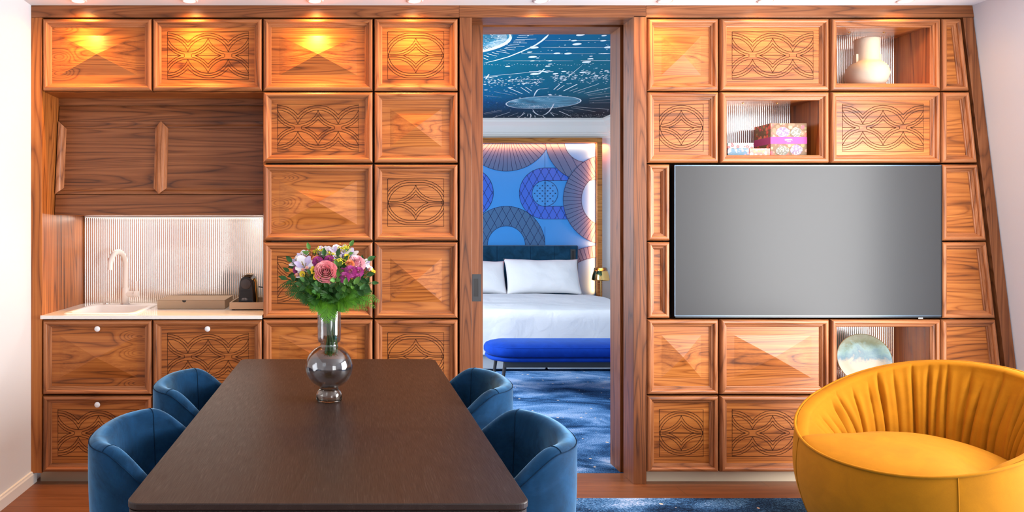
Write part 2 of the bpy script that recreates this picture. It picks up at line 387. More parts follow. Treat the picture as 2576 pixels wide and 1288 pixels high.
# frame beams and posts
def beam(n, x0, x1, label): struct(MB().box(x0, x1, 0, .145, wz(43.5), HC), 'trim_%d' % n, W_TX, label, bevel=.0015)
beam(1, wx(78), wx(1155)-.0006, 'long walnut beam above the kitchen cabinets')
beam(2, wx(1155), wx(1625), 'walnut beam above the doorway')
struct(MB().prism([(wx(1625)+.0006, wz(43.5)), (wx(2451), wz(43.5)), (wx(2447)-.001, HC), (wx(1625)+.0006, HC)], 0, .145), 'trim_3', W_TX, 'walnut beam above the media wall', bevel=.0015)
struct(MB().box(wx(78), wx(105.5), 0, .62, wz(1190), wz(44)), 'trim_4', W_PZ, 'walnut end panel beside the kitchenette', bevel=.0015)
struct(MB().box(wx(1156.5), wx(1187), 0, .142, 0, wz(44)), 'trim_5', W_TZ, 'walnut door post left of the sliding door', bevel=.0015)
struct(MB().box(wx(1594), wx(1626.5), 0, .145, 0, wz(40.5)), 'trim_6', W_TZ, 'walnut door post right of the doorway', bevel=.0015)
struct(MB().box(1.5535, 1.70, .19, .345, 0, 2.60), 'trim_7', W_TZ, 'walnut inner jamb right of the doorway', bevel=.0015)
struct(MB().box(.676, .70, .19, .345, 0, 2.60), 'trim_8', W_TZ, 'walnut inner jamb behind the sliding door', bevel=.0015)
struct(MB().box(.70, 1.5535, .19, .345, 2.537, 2.60), 'trim_9', W_TX, 'walnut inner header of the doorway', bevel=.0015)
def sx(py, off=0): return wx(2423+off+(py-44)*.1205)
struct(MB().prism([(sx(1218),wz(1218)), (wx(2594)-.004,wz(1218)), (wx(2450)-.002,wz(44)), (sx(44),wz(44))], 0, .30), 'trim_10', W_TZ, 'leaning walnut post against the sloping wall', bevel=.0015)
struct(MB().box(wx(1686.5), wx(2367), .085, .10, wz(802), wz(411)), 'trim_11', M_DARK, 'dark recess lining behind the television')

# ------------------------------------------------------------------ cabinets
PROFILE = [(0,-.012),(0,.010),(.0015,.0165),(.005,.0225),(.010,.0262),(.016,.0272),(.021,.0258),(.0245,.0222),(.0258,.0180),(.0262,.0150),(.0290,.0146),(.0305,.0125),(.0345,.0118),(.0365,.0090),(.0375,.0060),(.0405,.0050),(.0425,.0022),(.043,0)]
def inset(poly, d):
    n = len(poly); out = []
    for i in range(n):
        p0, p1, p2 = Vector(poly[i-1]), Vector(poly[i]), Vector(poly[(i+1)%n])
        d1 = (p1-p0).normalized(); d2 = (p2-p1).normalized()
        n1 = Vector((-d1.y, d1.x)); n2 = Vector((-d2.y, d2.x))
        k = d/(1+n1.dot(n2)); out.append(p1+(n1+n2)*k)
    return out                                # poly is counter-clockwise in (x, z)
def frame_mb(poly, y, prof=PROFILE):
    m = MB(); rings = [inset(poly, u) for u, h in prof]; n = len(poly)
    for k in range(len(prof)-1):
        for i in range(n):
            j = (i+1) % n; a, b = Vector(poly[i]), Vector(poly[j])
            up = abs(b.y-a.y) > abs(b.x-a.x)
            q = [(rings[k][i].x, y-prof[k][1], rings[k][i].y), (rings[k][j].x, y-prof[k][1], rings[k][j].y),
                 (rings[k+1][j].x, y-prof[k+1][1], rings[k+1][j].y), (rings[k+1][i].x, y-prof[k+1][1], rings[k+1][i].y)]
            m.add(q, [(0,1,2,3)], 1 if up else 0)
    return m
YP = .022                                     # face of the door panels; mouldings stand proud of it
def engraving_lines(kind):
    w, e = {'wide': (102.5, 0), 'round': (55.5, 0), 'oval': (71, 15.5)}[kind]; h = 60
    L = [[(-w,-h),(w,-h),(w,h),(-w,h),(-w,-h)]]
    for sg in (1, -1):
        for R in (66.6, 60.6, 54.6):          # outer arcs
            if kind == 'wide':
                for cx in (-102, 0, 102):
                    a = [(cx+dx, sg*(10-math.sqrt(max(0,R*R-dx*dx)))) for dx in [-51+102*i/40 for i in range(41)] if abs(cx+dx) <= w]
                    L.append(a)
            else:
                hw = w-e; hw = min(hw, R-.2)
                a = [(-e-hw+hw*i/24, 0) for i in range(25)]
                a = [(x, sg*(10-math.sqrt(R*R-(x+e)**2))) for x, _ in a]
                L.append(a+[(-x, y) for x, y in reversed(a)])
        for q, R in enumerate((54.7, 60.6, 66.0)):   # star arcs
            cs = (-51, 51)
            for c in cs:
                seg = []
                sc_ = 1 if c > 0 else -1
                for i in range(61):
                    dx = sc_*(-51+(w-4-51+51)*i/60) if kind != 'wide' else -51+102*i/60; x = c+dx
                    if abs(x) > w-(4 if kind != 'wide' else 0) or kind != 'wide' and x*sc_ < -.01: continue
                    if R*R-dx*dx < 0: continue
                    y = -63.7+math.sqrt(R*R-dx*dx)
                    if kind != 'wide' and dx*(1 if c > 0 else -1) > 0: y = max(y, -63.7+R) if True else y
                    if y > -.4 and kind == 'wide': y = None
                    elif y > -.4: y = -.4 if False else None
                    if kind == 'wide' and q == 1 and abs(dx) < 9: y = None
                    if y is None:
                        if len(seg) > 1: L.append(seg)
                        seg = []; continue
                    seg.append((x, sg*y))
                if len(seg) > 1: L.append(seg)
    if kind == 'wide':
        for c in (-51, 51):
            for d in (-9, 9): L.append([(c+d,-3.6),(c+d,3.6)])
        L.append([(-34,0),(34,0)]); L += [[(-w,0),(-68,0)],[(68,0),(w,0)]]
    else:
        L.append([(-w+6,0),(w-6,0)])
        if kind == 'oval': L.append([(w-5,-4),(w-5,4)])
    return L
def ribbon(m, pts, w, y, mat=0):
    pts = [Vector(p) for p in pts]; n = len(pts); vs = []
    for i, p in enumerate(pts):
        d = (pts[min(i+1,n-1)]-pts[max(i-1,0)])
        if d.length < 1e-9: d = Vector((1,0))
        d.normalize(); nn = Vector((-d.y, d.x))*w/2
        vs += [(p.x+nn.x, y, p.y+nn.y), (p.x-nn.x, y, p.y-nn.y)]
    m.add(vs, [(2*i,2*i+1,2*i+3,2*i+2) for i in range(n-1)], mat)
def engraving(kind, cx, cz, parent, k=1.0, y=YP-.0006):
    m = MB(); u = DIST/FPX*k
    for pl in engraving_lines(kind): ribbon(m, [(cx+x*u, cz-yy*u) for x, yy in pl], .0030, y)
    return m.build('engraving', M_GROOVE, parent)  # flat dark ribbons on the panel face, their colour imitating shaded grooves
def pyramid_panel(poly, mx, mz, h):
    m = MB(); a = [Vector(p) for p in poly]; b = inset(poly, .043+mx)
    zc = (a[0].y+a[2].y)/2; b = [Vector((p.x, zc+(p.y-zc)*(((a[2].y-a[0].y)/2-.043-mz)/((b[2].y-b[0].y)/2)))) for p in b]
    c = sum(b, Vector((0,0)))/4
    f = [(p.x,YP,p.y) for p in a]+[(p.x,YP-.0008,p.y) for p in b]+[(c.x,YP-h,c.y)]+[(p.x,YP+.018,p.y) for p in a]
    m.add(f, [(0,1,5,4),(1,2,6,5),(2,3,7,6),(3,0,4,7),(4,5,8),(5,6,8),(6,7,8),(7,4,8),(12,11,10,9),(0,9,10,1),(1,10,11,2),(2,11,12,3),(3,12,9,0)])
    return m
def knob(x, z, parent):
    return MB().lathe([(0,.0),(.006,.0),(.006,.010),(.0135,.014),(.0155,.019),(.0145,.0235),(.010,.026),(0,.027)], (x,YP,z), 24, axis=(0,-1,0)).build('knob', M_KNOB, parent)
GRP = 'walnut cabinets of the panelled wall'
def cabinet(label, px0, px1, py0, py1, kind='plain', depth=.28, veneer=None, kn=False, slant=False, cat='cabinet', name='wall_cabinet', low=0):
    x0, x1, z0, z1 = wx(px0), wx(px1), wz(py1), wz(py0)
    poly = [(x0,z0),(x1,z0),(x1,z1),(x0,z1)]
    if slant:
        r = lambda py: wx(2418+(py-46)*.1144)
        poly = [(x0,z0),(r(py1),z0),(r(py0),z1),(x0,z1)]
    root = thing(name, label, cat, (x0, 0, z0), GRP)
    g = inset(poly, .004)
    if low: g[2].y -= low; g[3].y -= low          # room for the sink bowl
    MB().prism([tuple(p) for p in g], YP+.018, depth).build('body', [W_PX], root)
    if kind == 'pyramid': d = pyramid_panel(poly, .042, .045, .032 if x0 < 1 else .024)
    else: d = MB().prism(poly, YP, YP+.018)
    door = d.build('door', veneer or W_PX, root)
    frame_mb(poly, YP).build('moulding', [W_MX, W_MZ], door)
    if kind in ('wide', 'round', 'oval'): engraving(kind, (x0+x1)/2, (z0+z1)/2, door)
    if kn: knob((x0+x1)/2, z1-.048, door)
    return root
A, B, C, D = (107,381.5), (384,659), (662,937.5), (942,1152)
E_, F_, G_, H_, N_ = (1629,1808), (1813,2086.5), (2091,2366.5), (2369.5,2420), (1629,1685.5)
R = [None, (46.5,228), (231,409), (413,605.5), (608.5,801), (804,993), (996.5,1188)]
def cab(label, c, r, kind, depth=.28, **k): return cabinet(label, c[0], c[1], R[r][0], R[r][1], kind, depth, **k)
cab('knotty walnut top cabinet with faceted door, topmost beside the left wall', A, 1, 'pyramid', .26, veneer=W_K1)
cab('walnut top cabinet with engraved interlaced door, right above the slanted kitchenette cupboard', B, 1, 'wide', .26)
cab('tall column walnut top door with wide facet, right of the engraved kitchenette door', C, 1, 'pyramid', .10)
cab('walnut top door with engraved oval star, left of the door frame', D, 1, 'oval', .10)
cab('walnut door with wide interlaced engraving, second from ceiling beside the slanted cupboard', C, 2, 'wide', .10)
cab('walnut faceted door, second from ceiling left of the door frame', D, 2, 'pyramid', .10)
cab('knotty walnut faceted door above the bouquet', C, 3, 'pyramid', .10, veneer=W_K3)
cab('walnut door with engraved oval star, third from ceiling left of the door frame', D, 3, 'oval', .10)
cab('walnut door with wide engraving half hidden behind the bouquet', C, 4, 'wide', .10)
cab('walnut faceted door right of the bouquet and beside the sliding door handle', D, 4, 'pyramid', .10)
cab('walnut faceted door behind the glass vase', C, 5, 'pyramid', .10)
cab('walnut door with engraved oval star, just behind the far table corner', D, 5, 'oval', .10)
cab('lowest walnut door hidden behind the far end of the table', C, 6, 'pyramid', .10)
cab('lowest walnut door behind the far right blue chair', D, 6, 'pyramid', .10)
cabinet('knotty walnut drawer cabinet with white knob under the sink', A[0], A[1], 805.5, 993, 'pyramid', .58, veneer=W_K5, kn=True, name='base_cabinet', low=.165)
cabinet('engraved walnut drawer cabinet with white knob under the coffee machine', B[0], B[1], 805.5, 993, 'wide', .58, kn=True, name='base_cabinet')
cabinet('lowest engraved walnut drawer cabinet with white knob beside the left wall', A[0], A[1], 996.5, 1188, 'wide', .58, kn=True, name='base_cabinet')
cabinet('lowest walnut drawer cabinet hidden behind the left chairs', B[0], B[1], 996.5, 1188, 'pyramid', .58, name='base_cabinet')
cab('walnut top door with narrow facet, right of the doorway', E_, 1, 'pyramid')
cab('walnut top door with wide engraving, left of the vase niche', F_, 1, 'wide')
cab('narrow slanted walnut top door right of the vase niche', H_, 1, 'plain', slant=True)
cab('walnut door with engraved round star, left of the gift box niche', E_, 2, 'round')
cab('walnut door with wide engraving below the vase niche', G_, 2, 'wide')
cab('narrow slanted walnut door, second from ceiling above the television corner', H_, 2, 'plain', slant=True)
cab('slim upright walnut door beside the upper half of the television', N_, 3, 'plain')
cab('slim upright walnut door beside the lower half of the television', N_, 4, 'plain')
cab('slanted walnut door right of the upper half of the television', H_, 3, 'plain', slant=True)
cab('dark slanted walnut door right of the lower half of the television', H_, 4, 'plain', slant=True)
cab('walnut faceted door below the left end of the television', E_, 5, 'pyramid')
cab('wide walnut faceted door below the middle of the television', F_, 5, 'pyramid')
cab('slanted walnut door right of the plate niche behind the ochre armchair', H_, 5, 'plain', slant=True)
cab('lowest walnut door with engraved round star, beside the right door post', E_, 6, 'round')
cab('lowest wide walnut door with engraving, partly behind the ochre armchair', F_, 6, 'wide')
cab('lowest wide walnut door hidden behind the ochre armchair', G_, 6, 'pyramid')
cab('lowest slanted walnut door hidden behind the ochre armchair', H_, 6, 'plain', slant=True)

def fluted(x0, x1, z0, z1, y, pitch=.012, amp=.0013, per=8):
    n = int(round((x1-x0)/pitch))*per; m = MB()
    fn = lambda u, v: (x0+(x1-x0)*u, y-amp*(1-abs(math.cos(PI*u*n/per)))*1.6, z0+(z1-z0)*v)
    m.grid(fn, n, 1, smooth=False)
    m.box(x0, x1, y+.0005, y+.006, z0, z1, 1)
    return m
def niche(label, c, r, depth):
    x0, x1, z0, z1 = wx(c[0]), wx(c[1]), wz(R[r][1]), wz(R[r][0])
    root = thing('display_niche', label, 'niche', (x0,0,z0), 'open display niches of the media wall')
    poly = [(x0,z0),(x1,z0),(x1,z1),(x0,z1)]; t_ = .034
    b = MB(); f = YP+.001
    b.box(x0+.004, x0+t_, f, depth+.012, z0+.004, z1-.004, 1); b.box(x1-t_, x1-.004, f, depth+.012, z0+.004, z1-.004, 1)
    b.box(x0+t_, x1-t_, f, depth+.012, z0+.004, z0+t_); b.box(x0+t_, x1-t_, f, depth+.012, z1-t_, z1-.004)
    b.box(x0+.004, x1-.004, depth+.012, depth+.02, z0+.004, z1-.004)
    b.build('carcass', [W_PX, W_PZ], root)
    frame_mb(poly, YP).build('moulding', [W_MX, W_MZ], root)
    fluted(x0+t_, x1-t_, z0+t_, z1-t_, depth, .012).build('fluted_glass', [M_MIRROR, M_CHROME], root)
    for k in (.33, .70):
        MB().lathe([(0,0),(.006,0),(.006,-.003),(.004,-.004),(0,-.004)], (x0+t_+(x1-x0-2*t_)*k, depth*.55, z1-t_), 14).build('spotlight', M_GOLD, root)
    return x0, x1, z0+t_, z1-t_
NV = niche('open walnut niche with fluted glass back holding the cream vase', G_, 1, .285)
NB = niche('open walnut niche with fluted glass back holding the patterned gift boxes', F_, 2, .285)
NP = niche('open walnut niche with fluted glass back behind the glazed plate', G_, 5, .285)

# ------------------------------------------------------------------ kitchenette
KX0, KX1 = wx(107), wx(661)
struct(MB().box(KX0-.003, KX1, .228, .24, 1.389+(575-265.5)/437.4, wz(228)+.0035), 'trim_12', W_TX, 'walnut back strip above the slanted cupboard')
struct(MB().box(KX1-.001, KX1+.012, .04, .63, wz(800), wz(228)), 'trim_13', W_PZ, 'walnut side lining at the right of the kitchenette')
struct(MB().box(KX0-.003, KX1-.001, .0415, .262, wz(228)-.0015, wz(228)+.0036), 'trim_15', W_PX, 'walnut underside board of the top kitchenette cabinets')
def hood():
    zt, zb = 1.389-(267-575)/437.4, 1.389-(541-575)/445.0
    yt, yb = .226, .158
    fy = lambda z: yb+(yt-yb)*(z-zb)/(zt-zb)
    root = thing('lift_up_cupboard', 'slanted walnut cupboard with lift-up door hanging above the sink', 'cupboard', (KX0, .3, zb))
    x0, x1 = KX0+.001, KX1-.002
    def slabz(za, zc, off, name, m, mats):
        q = MB(); ya, yc = fy(za)+off, fy(zc)+off
        q.add([(x0,ya,za),(x1,ya,za),(x1,yc,zc),(x0,yc,zc),(x0,ya+.02,za),(x1,ya+.02,za),(x1,yc+.02,zc),(x0,yc+.02,zc)],
              [(0,1,2,3),(7,6,5,4),(0,4,5,1),(1,5,6,2),(2,6,7,3),(3,7,4,0)])
        return q.build(name, mats, root, bevel=.001)
    b = MB(); b.add([(x0,yb+.022,zb+.002),(x1,yb+.022,zb+.002),(x1,yt+.022,zt+.03),(x0,yt+.022,zt+.03),(x0,.615,zb+.002),(x1,.615,zb+.002),(x1,.615,zt+.03),(x0,.615,zt+.03)],
        [(0,1,2,3),(7,6,5,4),(0,4,5,1),(1,5,6,2),(2,6,7,3),(3,7,4,0)]); b.build('body', W_PX, root)
    z1, z2 = 1.389-(489.5-575)/443.5, 1.389-(307-575)/438.5
    slabz(zb, z1-.002, 0, 'lower_board', 0, W_TX); slabz(z2+.004, zt, 0, 'upper_board', 0, W_TX)
    door = slabz(z1, z2+.002, .012, 'door', 0, W_TX)
    # mouldings on the sloping face
    dirv = Vector((0, fy(z2)-fy(z1), z2-z1)).normalized(); nrm = Vector((0,-dirv.z,dirv.y))
    half = [(0,0),(.006,.012),(.012,.021),(.020,.0235),(.0205,.018)]
    prof = [(-.038,.0),(-.036,.006),(-.031,.008),(-.026,.010),(-.022,.016),(-.016,.022),(-.008,.026),(0,.027),(.008,.026),(.016,.022),(.022,.016),(.026,.010),(.031,.008),(.036,.006),(.038,0)]
    def vert(xc, a, c):
        m = MB(); base = Vector((0, fy(z1)+.012, z1)); Ld = (z2-z1)/dirv.z
        vs = []
        pr = [q for q in prof if a <= q[0] <= c]
        for end in (0, 1):
            for u, h in pr:
                cut = (.038-abs(u))*1.0
                s_ = (0.0+abs(u)) if end == 0 else Ld-abs(u)
                p = base+dirv*s_+nrm*h; vs.append((xc+u, p.y, p.z))
        n = len(pr); m.add(vs, [(i,i+1,i+1+n,i+n) for i in range(n-1)]+[tuple(range(n)), tuple(range(2*n-1,n-1,-1))])
        return m.build('moulding', W_MZ, door)
    def horiz(zc, up):
        m = MB(); vs = []; pr = [q for q in prof if q[0] >= 0]
        for xe in (x0, x1):
            for u, h in pr:
                s_ = (zc-z1)/dirv.z+(-u if up else u)
                p = Vector((0, fy(z1)+.012, z1))+dirv*s_+nrm*h*.55; vs.append((xe, p.y, p.z))
        n = len(pr); m.add(vs, [(i,i+1,i+1+n,i+n) for i in range(n-1)])
        return m.build('moulding', W_TX, door)
    horiz(z2+.001, True); horiz(z1+.001, False)
    vert(x0+.004, 0, .038); vert(P(403.5, 400, .19).x, -.038, .038)
hood()
ZW = .918
def led():
    z = 1.389-(541-575)/445.0; r = thing('led_strip', 'slim light strip under the slanted cupboard above the backsplash', 'light strip', ((KX0+KX1)/2, .56, z-.010))
    MB().box(KX0+.03, KX1-.03, .545, .575, z-.008, z+.0015).build('housing', M_WHITE, r)
    MB().box(KX0+.035, KX1-.035, .548, .572, z-.0095, z-.0079).build('diffuser', mat('strip_diffuser', (1,1,1), .5, emit=(1,.88,.72), estr=3), r)
    area('strip_light', ((KX0+KX1)/2, .555, z-.014), (0,-.25,-1), 1.1, .03, 1.9, (1,.90,.78))
led()
def worktop():
    # slab with the sink cut out
    m = MB(); x0, x1, y0, y1 = wx(104.5)-.0, wx(659.5), -.016, .622
    sx0, sx1, sy0, sy1 = -1.548, -1.178, .045, .535
    for a in ((x0,sx0,y0,y1),(sx1,x1,y0,y1),(sx0,sx1,y0,sy0),(sx0,sx1,sy1,y1)): m.box(a[0],a[1],a[2],a[3],ZW-.019,ZW)
    tag(m.build('worktop', M_STONE), 'white quartz worktop with faint veins over the drawer cabinets', 'worktop')
worktop()
tag(fluted(KX0+.001, KX1-.002, ZW+.0005, 1.389-(541-575)/445.0-.001, .618, .012, .0014).build('fluted_backsplash', [M_MIRROR, M_CHROME]), 'fluted glass backsplash behind the sink and tap', 'backsplash')
def sink():
    root = thing('sink', 'white inset kitchen sink let into the worktop', 'sink', (-1.363, .29, ZW))
    def rr(x0,x1,y0,y1,r,n=6):
        out = []
        for cx, cy, a0 in ((x1-r,y1-r,0),(x0+r,y1-r,90),(x0+r,y0+r,180),(x1-r,y0+r,270)):
            for i in range(n+1):
                a = math.radians(a0+90*i/n); out.append((cx+r*math.cos(a), cy+r*math.sin(a)))
        return out
    O = [rr(-1.563,-1.162,.03,.55,.03), rr(-1.561,-1.164,.032,.548,.03), rr(-1.552,-1.173,.041,.539,.028), rr(-1.535,-1.19,.058,.452,.045), rr(-1.530,-1.195,.063,.447,.045), rr(-1.52,-1.205,.075,.435,.05), rr(-1.44,-1.285,.16,.35,.05)]
    Z = [ZW+.0005, ZW+.007, ZW+.009, ZW+.007, ZW-.002, ZW-.165, ZW-.172]
    m = MB(); n = len(O[0]); vs = [(x,y,z) for o,z in zip(O,Z) for x,y in o]
    m.add(vs, [(k*n+i,k*n+(i+1)%n,(k+1)*n+(i+1)%n,(k+1)*n+i) for k in range(len(O)-1) for i in range(n)]+[tuple((len(O)-1)*n+i for i in range(n))], 0, True)
    m.build('basin', M_SINK, root)
    MB().lathe([(0,.0),(.022,.0),(.022,.003),(.014,.006),(.004,.004),(0,.004)], (-1.475,.50,ZW+.0085), 20).build('drain_control', M_CHROME, root)
    MB().lathe([(0,.0),(.03,.0),(.034,.002),(.03,.004),(.01,.002),(0,.002)], (-1.363,.255,ZW-.171), 24).build('drain', M_CHROME, root)
    MB().box(-1.235,-1.196,.30,.345,ZW-.045,ZW-.037).build('overflow', M_CHROME, root)
sink()
def tap():
    bx, by = P(314.5, 770, .49).x, .495; z0 = ZW+.0085
    root = thing('kitchen_tap', 'blush white swan neck tap standing on the sink', 'tap', (bx,by,z0))
    MB().lathe([(0,0),(.030,0),(.030,.004),(.024,.006),(0,.006)], (bx,by,z0), 24).build('base_ring', M_CHROME, root)
    MB().lathe([(0,.006),(.0215,.006),(.0215,.098),(.0205,.1),(0,.1)], (bx,by,z0), 28).build('tap_body', M_TAP, root)
    zc = 1.168; r = .075; d = Vector((-.30,-.954,0)); pts = [Vector((bx,by,z0+.098+(zc-z0-.098)*i/5)) for i in range(6)]
    for i in range(1, 19):
        a = PI*i/18; pts.append(Vector((bx,by,zc))+d*(r-r*math.cos(a))+Vector((0,0,r*1.08*math.sin(a))))
    pts += [pts[-1]+Vector((0,0,-.012)), pts[-1]+Vector((0,0,-.024)) + d*.001]
    MB().tube(pts, .0165, 20).build('spout', M_TAP, root)
    lv = MB().tube([(bx,by,z0+.062),(bx+.055,by-.008,z0+.062)], .0185, 20).build('lever_housing', M_TAP, root)
    MB().tube([(bx+.056,by-.008,z0+.062),(bx+.059,by-.0085,z0+.062)], .0178, 20).build('ring', M_CHROME, lv)
    MB().tube([(bx+.060,by-.0085,z0+.062),(bx+.082,by-.012,z0+.062),(bx+.086,by-.0125,z0+.062)], [.0195,.0195,.016], 20).build('lever_cap', M_TAP, root)
    MB().tube([(bx+.074,by-.011,z0+.075),(bx+.0745,by-.011,z0+.142)], .0045, 12).build('lever', M_TAP, root)
tap()
def drawer_box():
    x0, x1, y0, y1 = -1.113, -.717, .30, .585; z = ZW+.0008
    root = thing('storage_box', 'flat taupe box with thumb notch lying on the worktop', 'box', ((x0+x1)/2,y0,z))
    MB().box(x0,x1,y0,y1,z,z+.050).build('box_body', M_TAUPE, root, bevel=.002)
    MB().box(x0-.0006,x1+.0006,y0-.0006,y1,z+.0505,z+.0525).build('lid', M_TAUPE, root, bevel=.0008)
    n = [( (x0+x1)/2-.04+.012*math.cos(PI+PI*i/12), z+.0502+.012*math.sin(PI+PI*i/12)) for i in range(13)]
    MB().prism(n, y0-.0008, y0+.004).build('thumb_notch', M_BLACK, root)
drawer_box()
def coffee():
    x0, x1, y0, y1 = -.680, -.468, .235, .57; z = ZW+.006
    root = thing('serving_tray', 'beige leather tray under the coffee machine', 'tray', ((x0+x1)/2,y0,ZW))
    m = MB(); h = .040; t_ = .008
    m.box(x0,x1,y0,y0+t_,z,z+h); m.box(x0,x1,y1-t_,y1,z,z+h); m.box(x0,x0+t_,y0+t_,y1-t_,z,z+h); m.box(x1-t_,x1,y0+t_,y1-t_,z,z+h); m.box(x0,x1,y0+.001,y1-.001,z,z+.008)
    m.build('tray_body', M_TRAY, root, bevel=.003)
    for fx in (x0+.02, x1-.02):
        for fy in (y0+.02, y1-.02): MB().lathe([(0,0),(.008,0),(.008,.006),(0,.006)], (fx,fy,ZW), 12).build('foot', M_BLACK, root)
    zb = z+.0085; cx = -.590; cy = .272
    r = thing('coffee_machine', 'small black capsule coffee machine standing on the beige tray', 'coffee machine', (cx,.4,zb))
    def outline(w0, w1, h, n=10):
        o = [(-w0,0),(w0,0),(w1,h-w1)]
        o += [(w1*math.cos(PI*i/n), h-w1+w1*math.sin(PI*i/n)) for i in range(1, n)]
        return o+[(-w1,h-w1)]
    MB().prism([(cx+a,zb+b) for a,b in outline(.046,.0365,.178)], cy, cy+.022).build('front_plate', M_BLACKS, r, bevel=.004, seg=3)
    # ribbed body tapering to the rear
    def fn(u, v):
        o = outline(.046,.0365,.178,20); L = len(o); q = u*L; i = int(q)%L; k = q-int(q); a = o[i]; b = o[(i+1)%L]
        s_ = 1-.12*v; return (cx+(a[0]+(b[0]-a[0])*k)*s_, cy+.022+.24*v, zb+(a[1]+(b[1]-a[1])*k)*(1-.04*v))
    MB().grid(fn, 92, 1, cu=True, smooth=False).build('housing', M_BLACK, r)
    MB().prism([(cx+a*.88,zb+b*.96) for a,b in outline(.046,.0365,.178)], cy+.255, cy+.265).build('rear_plate', M_BLACK, r)
    for k in range(3):
        MB().tube([(cx+.0385,cy+.04+.03*k,zb+.16),(cx+.0475-.001*k,cy+.05+.03*k,zb+.145),(cx+.052-.002*k,cy+.07+.035*k,zb+.02)], .0055, 8).build('chrome_rib', M_GOLD, r)
    MB().lathe([(0,0),(.030,0),(.030,.003),(.028,.004),(0,.004)], (cx,cy,zb+.135), 40, axis=(0,-1,0)).build('round_badge', M_GREYD, r)
    g = MB()
    for k in range(11): g.box(cx-.032-.0006*k, cx+.032+.0006*k, cy-.0022, cy, zb+.024+.0072*(10-k)+.002, zb+.024+.0072*(10-k)+.0055)
    g.build('grille', M_BLACK, r)
    MB().box(cx-.044,cx+.044,cy-.012,cy,zb,zb+.014).build('drip_tray', M_BLACK, r, bevel=.003)
    m = MB(); m.grid(lambda u,v: (cx+(-.030+.062*u)*(1-.25*v), cy-.008+.20*v, zb+.178+.012*math.sin(PI*min(1,.25+u*.6))*(1-.5*v)+.003), 12, 6)
    m.grid(lambda u,v: (cx+(-.030+.062*u)*(1-.25*v), cy-.008+.20*v, zb+.178), 12, 6)
    m.build('lever', M_TAUPE, r)
    MB().tube([(cx+.045,.50,zb+.10),(-.482,.52,zb+.09),(-.475,.55,zb+.05),(-.478,.56,zb+.01)], .004, 8).build('power_cord', M_BLACK, r)
    m = MB()
    for k, segs in enumerate(([(-.012,.012)], [(-.016,-.002),(.001,.017)], [(-.017,-.001),(.001,.017)])):
        for a, b in segs:
            q = a
            while q < b-.001:
                w_ = random.uniform(.0012, .0026); m.box(cx-.008+q, cx-.008+min(q+w_, b), cy-.0030, cy-.0022, zb+.0515-.0052*k, zb+.0537-.0052*k); q += w_+.0005
    m.build('printed_lines', M_PRINT, r)
coffee()
def sliding_door():
    x0, x1, y0, y1 = -.11, .7635, .147, .186
    root = thing('sliding_door', 'walnut sliding door half hidden in its wall pocket', 'door', ((x0+x1)/2,y0,.004))
    MB().box(x0,x1,y0,y1,.004,2.548).build('door_leaf', W_TZ, root, bevel=.001)
    a, b = P(1188, 758, y0), P(1210.5, 690, y0)
    h = MB(); ix0, ix1, iz0, iz1 = a.x+.0045, b.x-.022, a.z+.027, b.z-.025
    y = y0-.0015
    ix0 = a.x+.003+.0045; ix1 = ix0+.026
    h.box(a.x, ix0, y, y0, a.z, b.z); h.box(ix1, b.x, y, y0, a.z, b.z); h.box(ix0, ix1, y, y0, a.z, iz0); h.box(ix0, ix1, y, y0, iz1, b.z)
    hp = h.build('handle_plate', M_METALD, root)
    MB().box(ix0, ix1, y0-.0006, y0-.0002, iz0, iz1).build('finger_slot', M_BLACK, hp)
sliding_door()
# ceiling downlights
M_LENS = mat('lamp_glow', (1,1,1), .5, emit=(1.0,.86,.70), estr=7)
M_RING = mat('white_ring', (.78,.77,.76), .4)
names = ['above the leftmost knotty cabinet', 'above the engraved kitchenette cabinet', 'above the wide faceted top door', 'above the top door with oval star',
         'above the doorway', 'above the narrow faceted top door', 'above the engraved top door of the media wall', 'above the cream vase niche']
for (px, w_), nm in zip(((197,1.5),(477,1.5),(793,1.8),(1044,1.4),(1362,1.0),(1675,.85),(1928,.42),(2280,.75)), names):
    x = P(px, 0, -.085).x; y = -.085
    r = thing('ceiling_downlight', 'round recessed ceiling spotlight '+nm, 'ceiling light', (x,y,HC), 'row of recessed ceiling spotlights')
    MB().lathe([(.030,.0),(.030,-.004),(.034,-.006),(.040,-.006),(.044,-.003),(.044,0)], (x,y,HC), 36).build('trim_ring', M_RING, r)
    MB().lathe([(0,-.003),(.026,-.003),(.030,-.001)], (x,y,HC), 30).build('lens', M_LENS, r)
    for en, deg in ((21, 88), (10, 156)):          # the beam, and the reflector's faint wide spill
        d = bpy.data.lights.new('spot_bulb', 'SPOT'); d.energy = en*w_; d.color = (1.0,.46,.08); d.spot_size = math.radians(deg); d.spot_blend = 1.0; d.shadow_soft_size = .02
        o = bpy.data.objects.new('spot_bulb', d); COL.objects.link(o); o.location = (x,y,HC-.012)
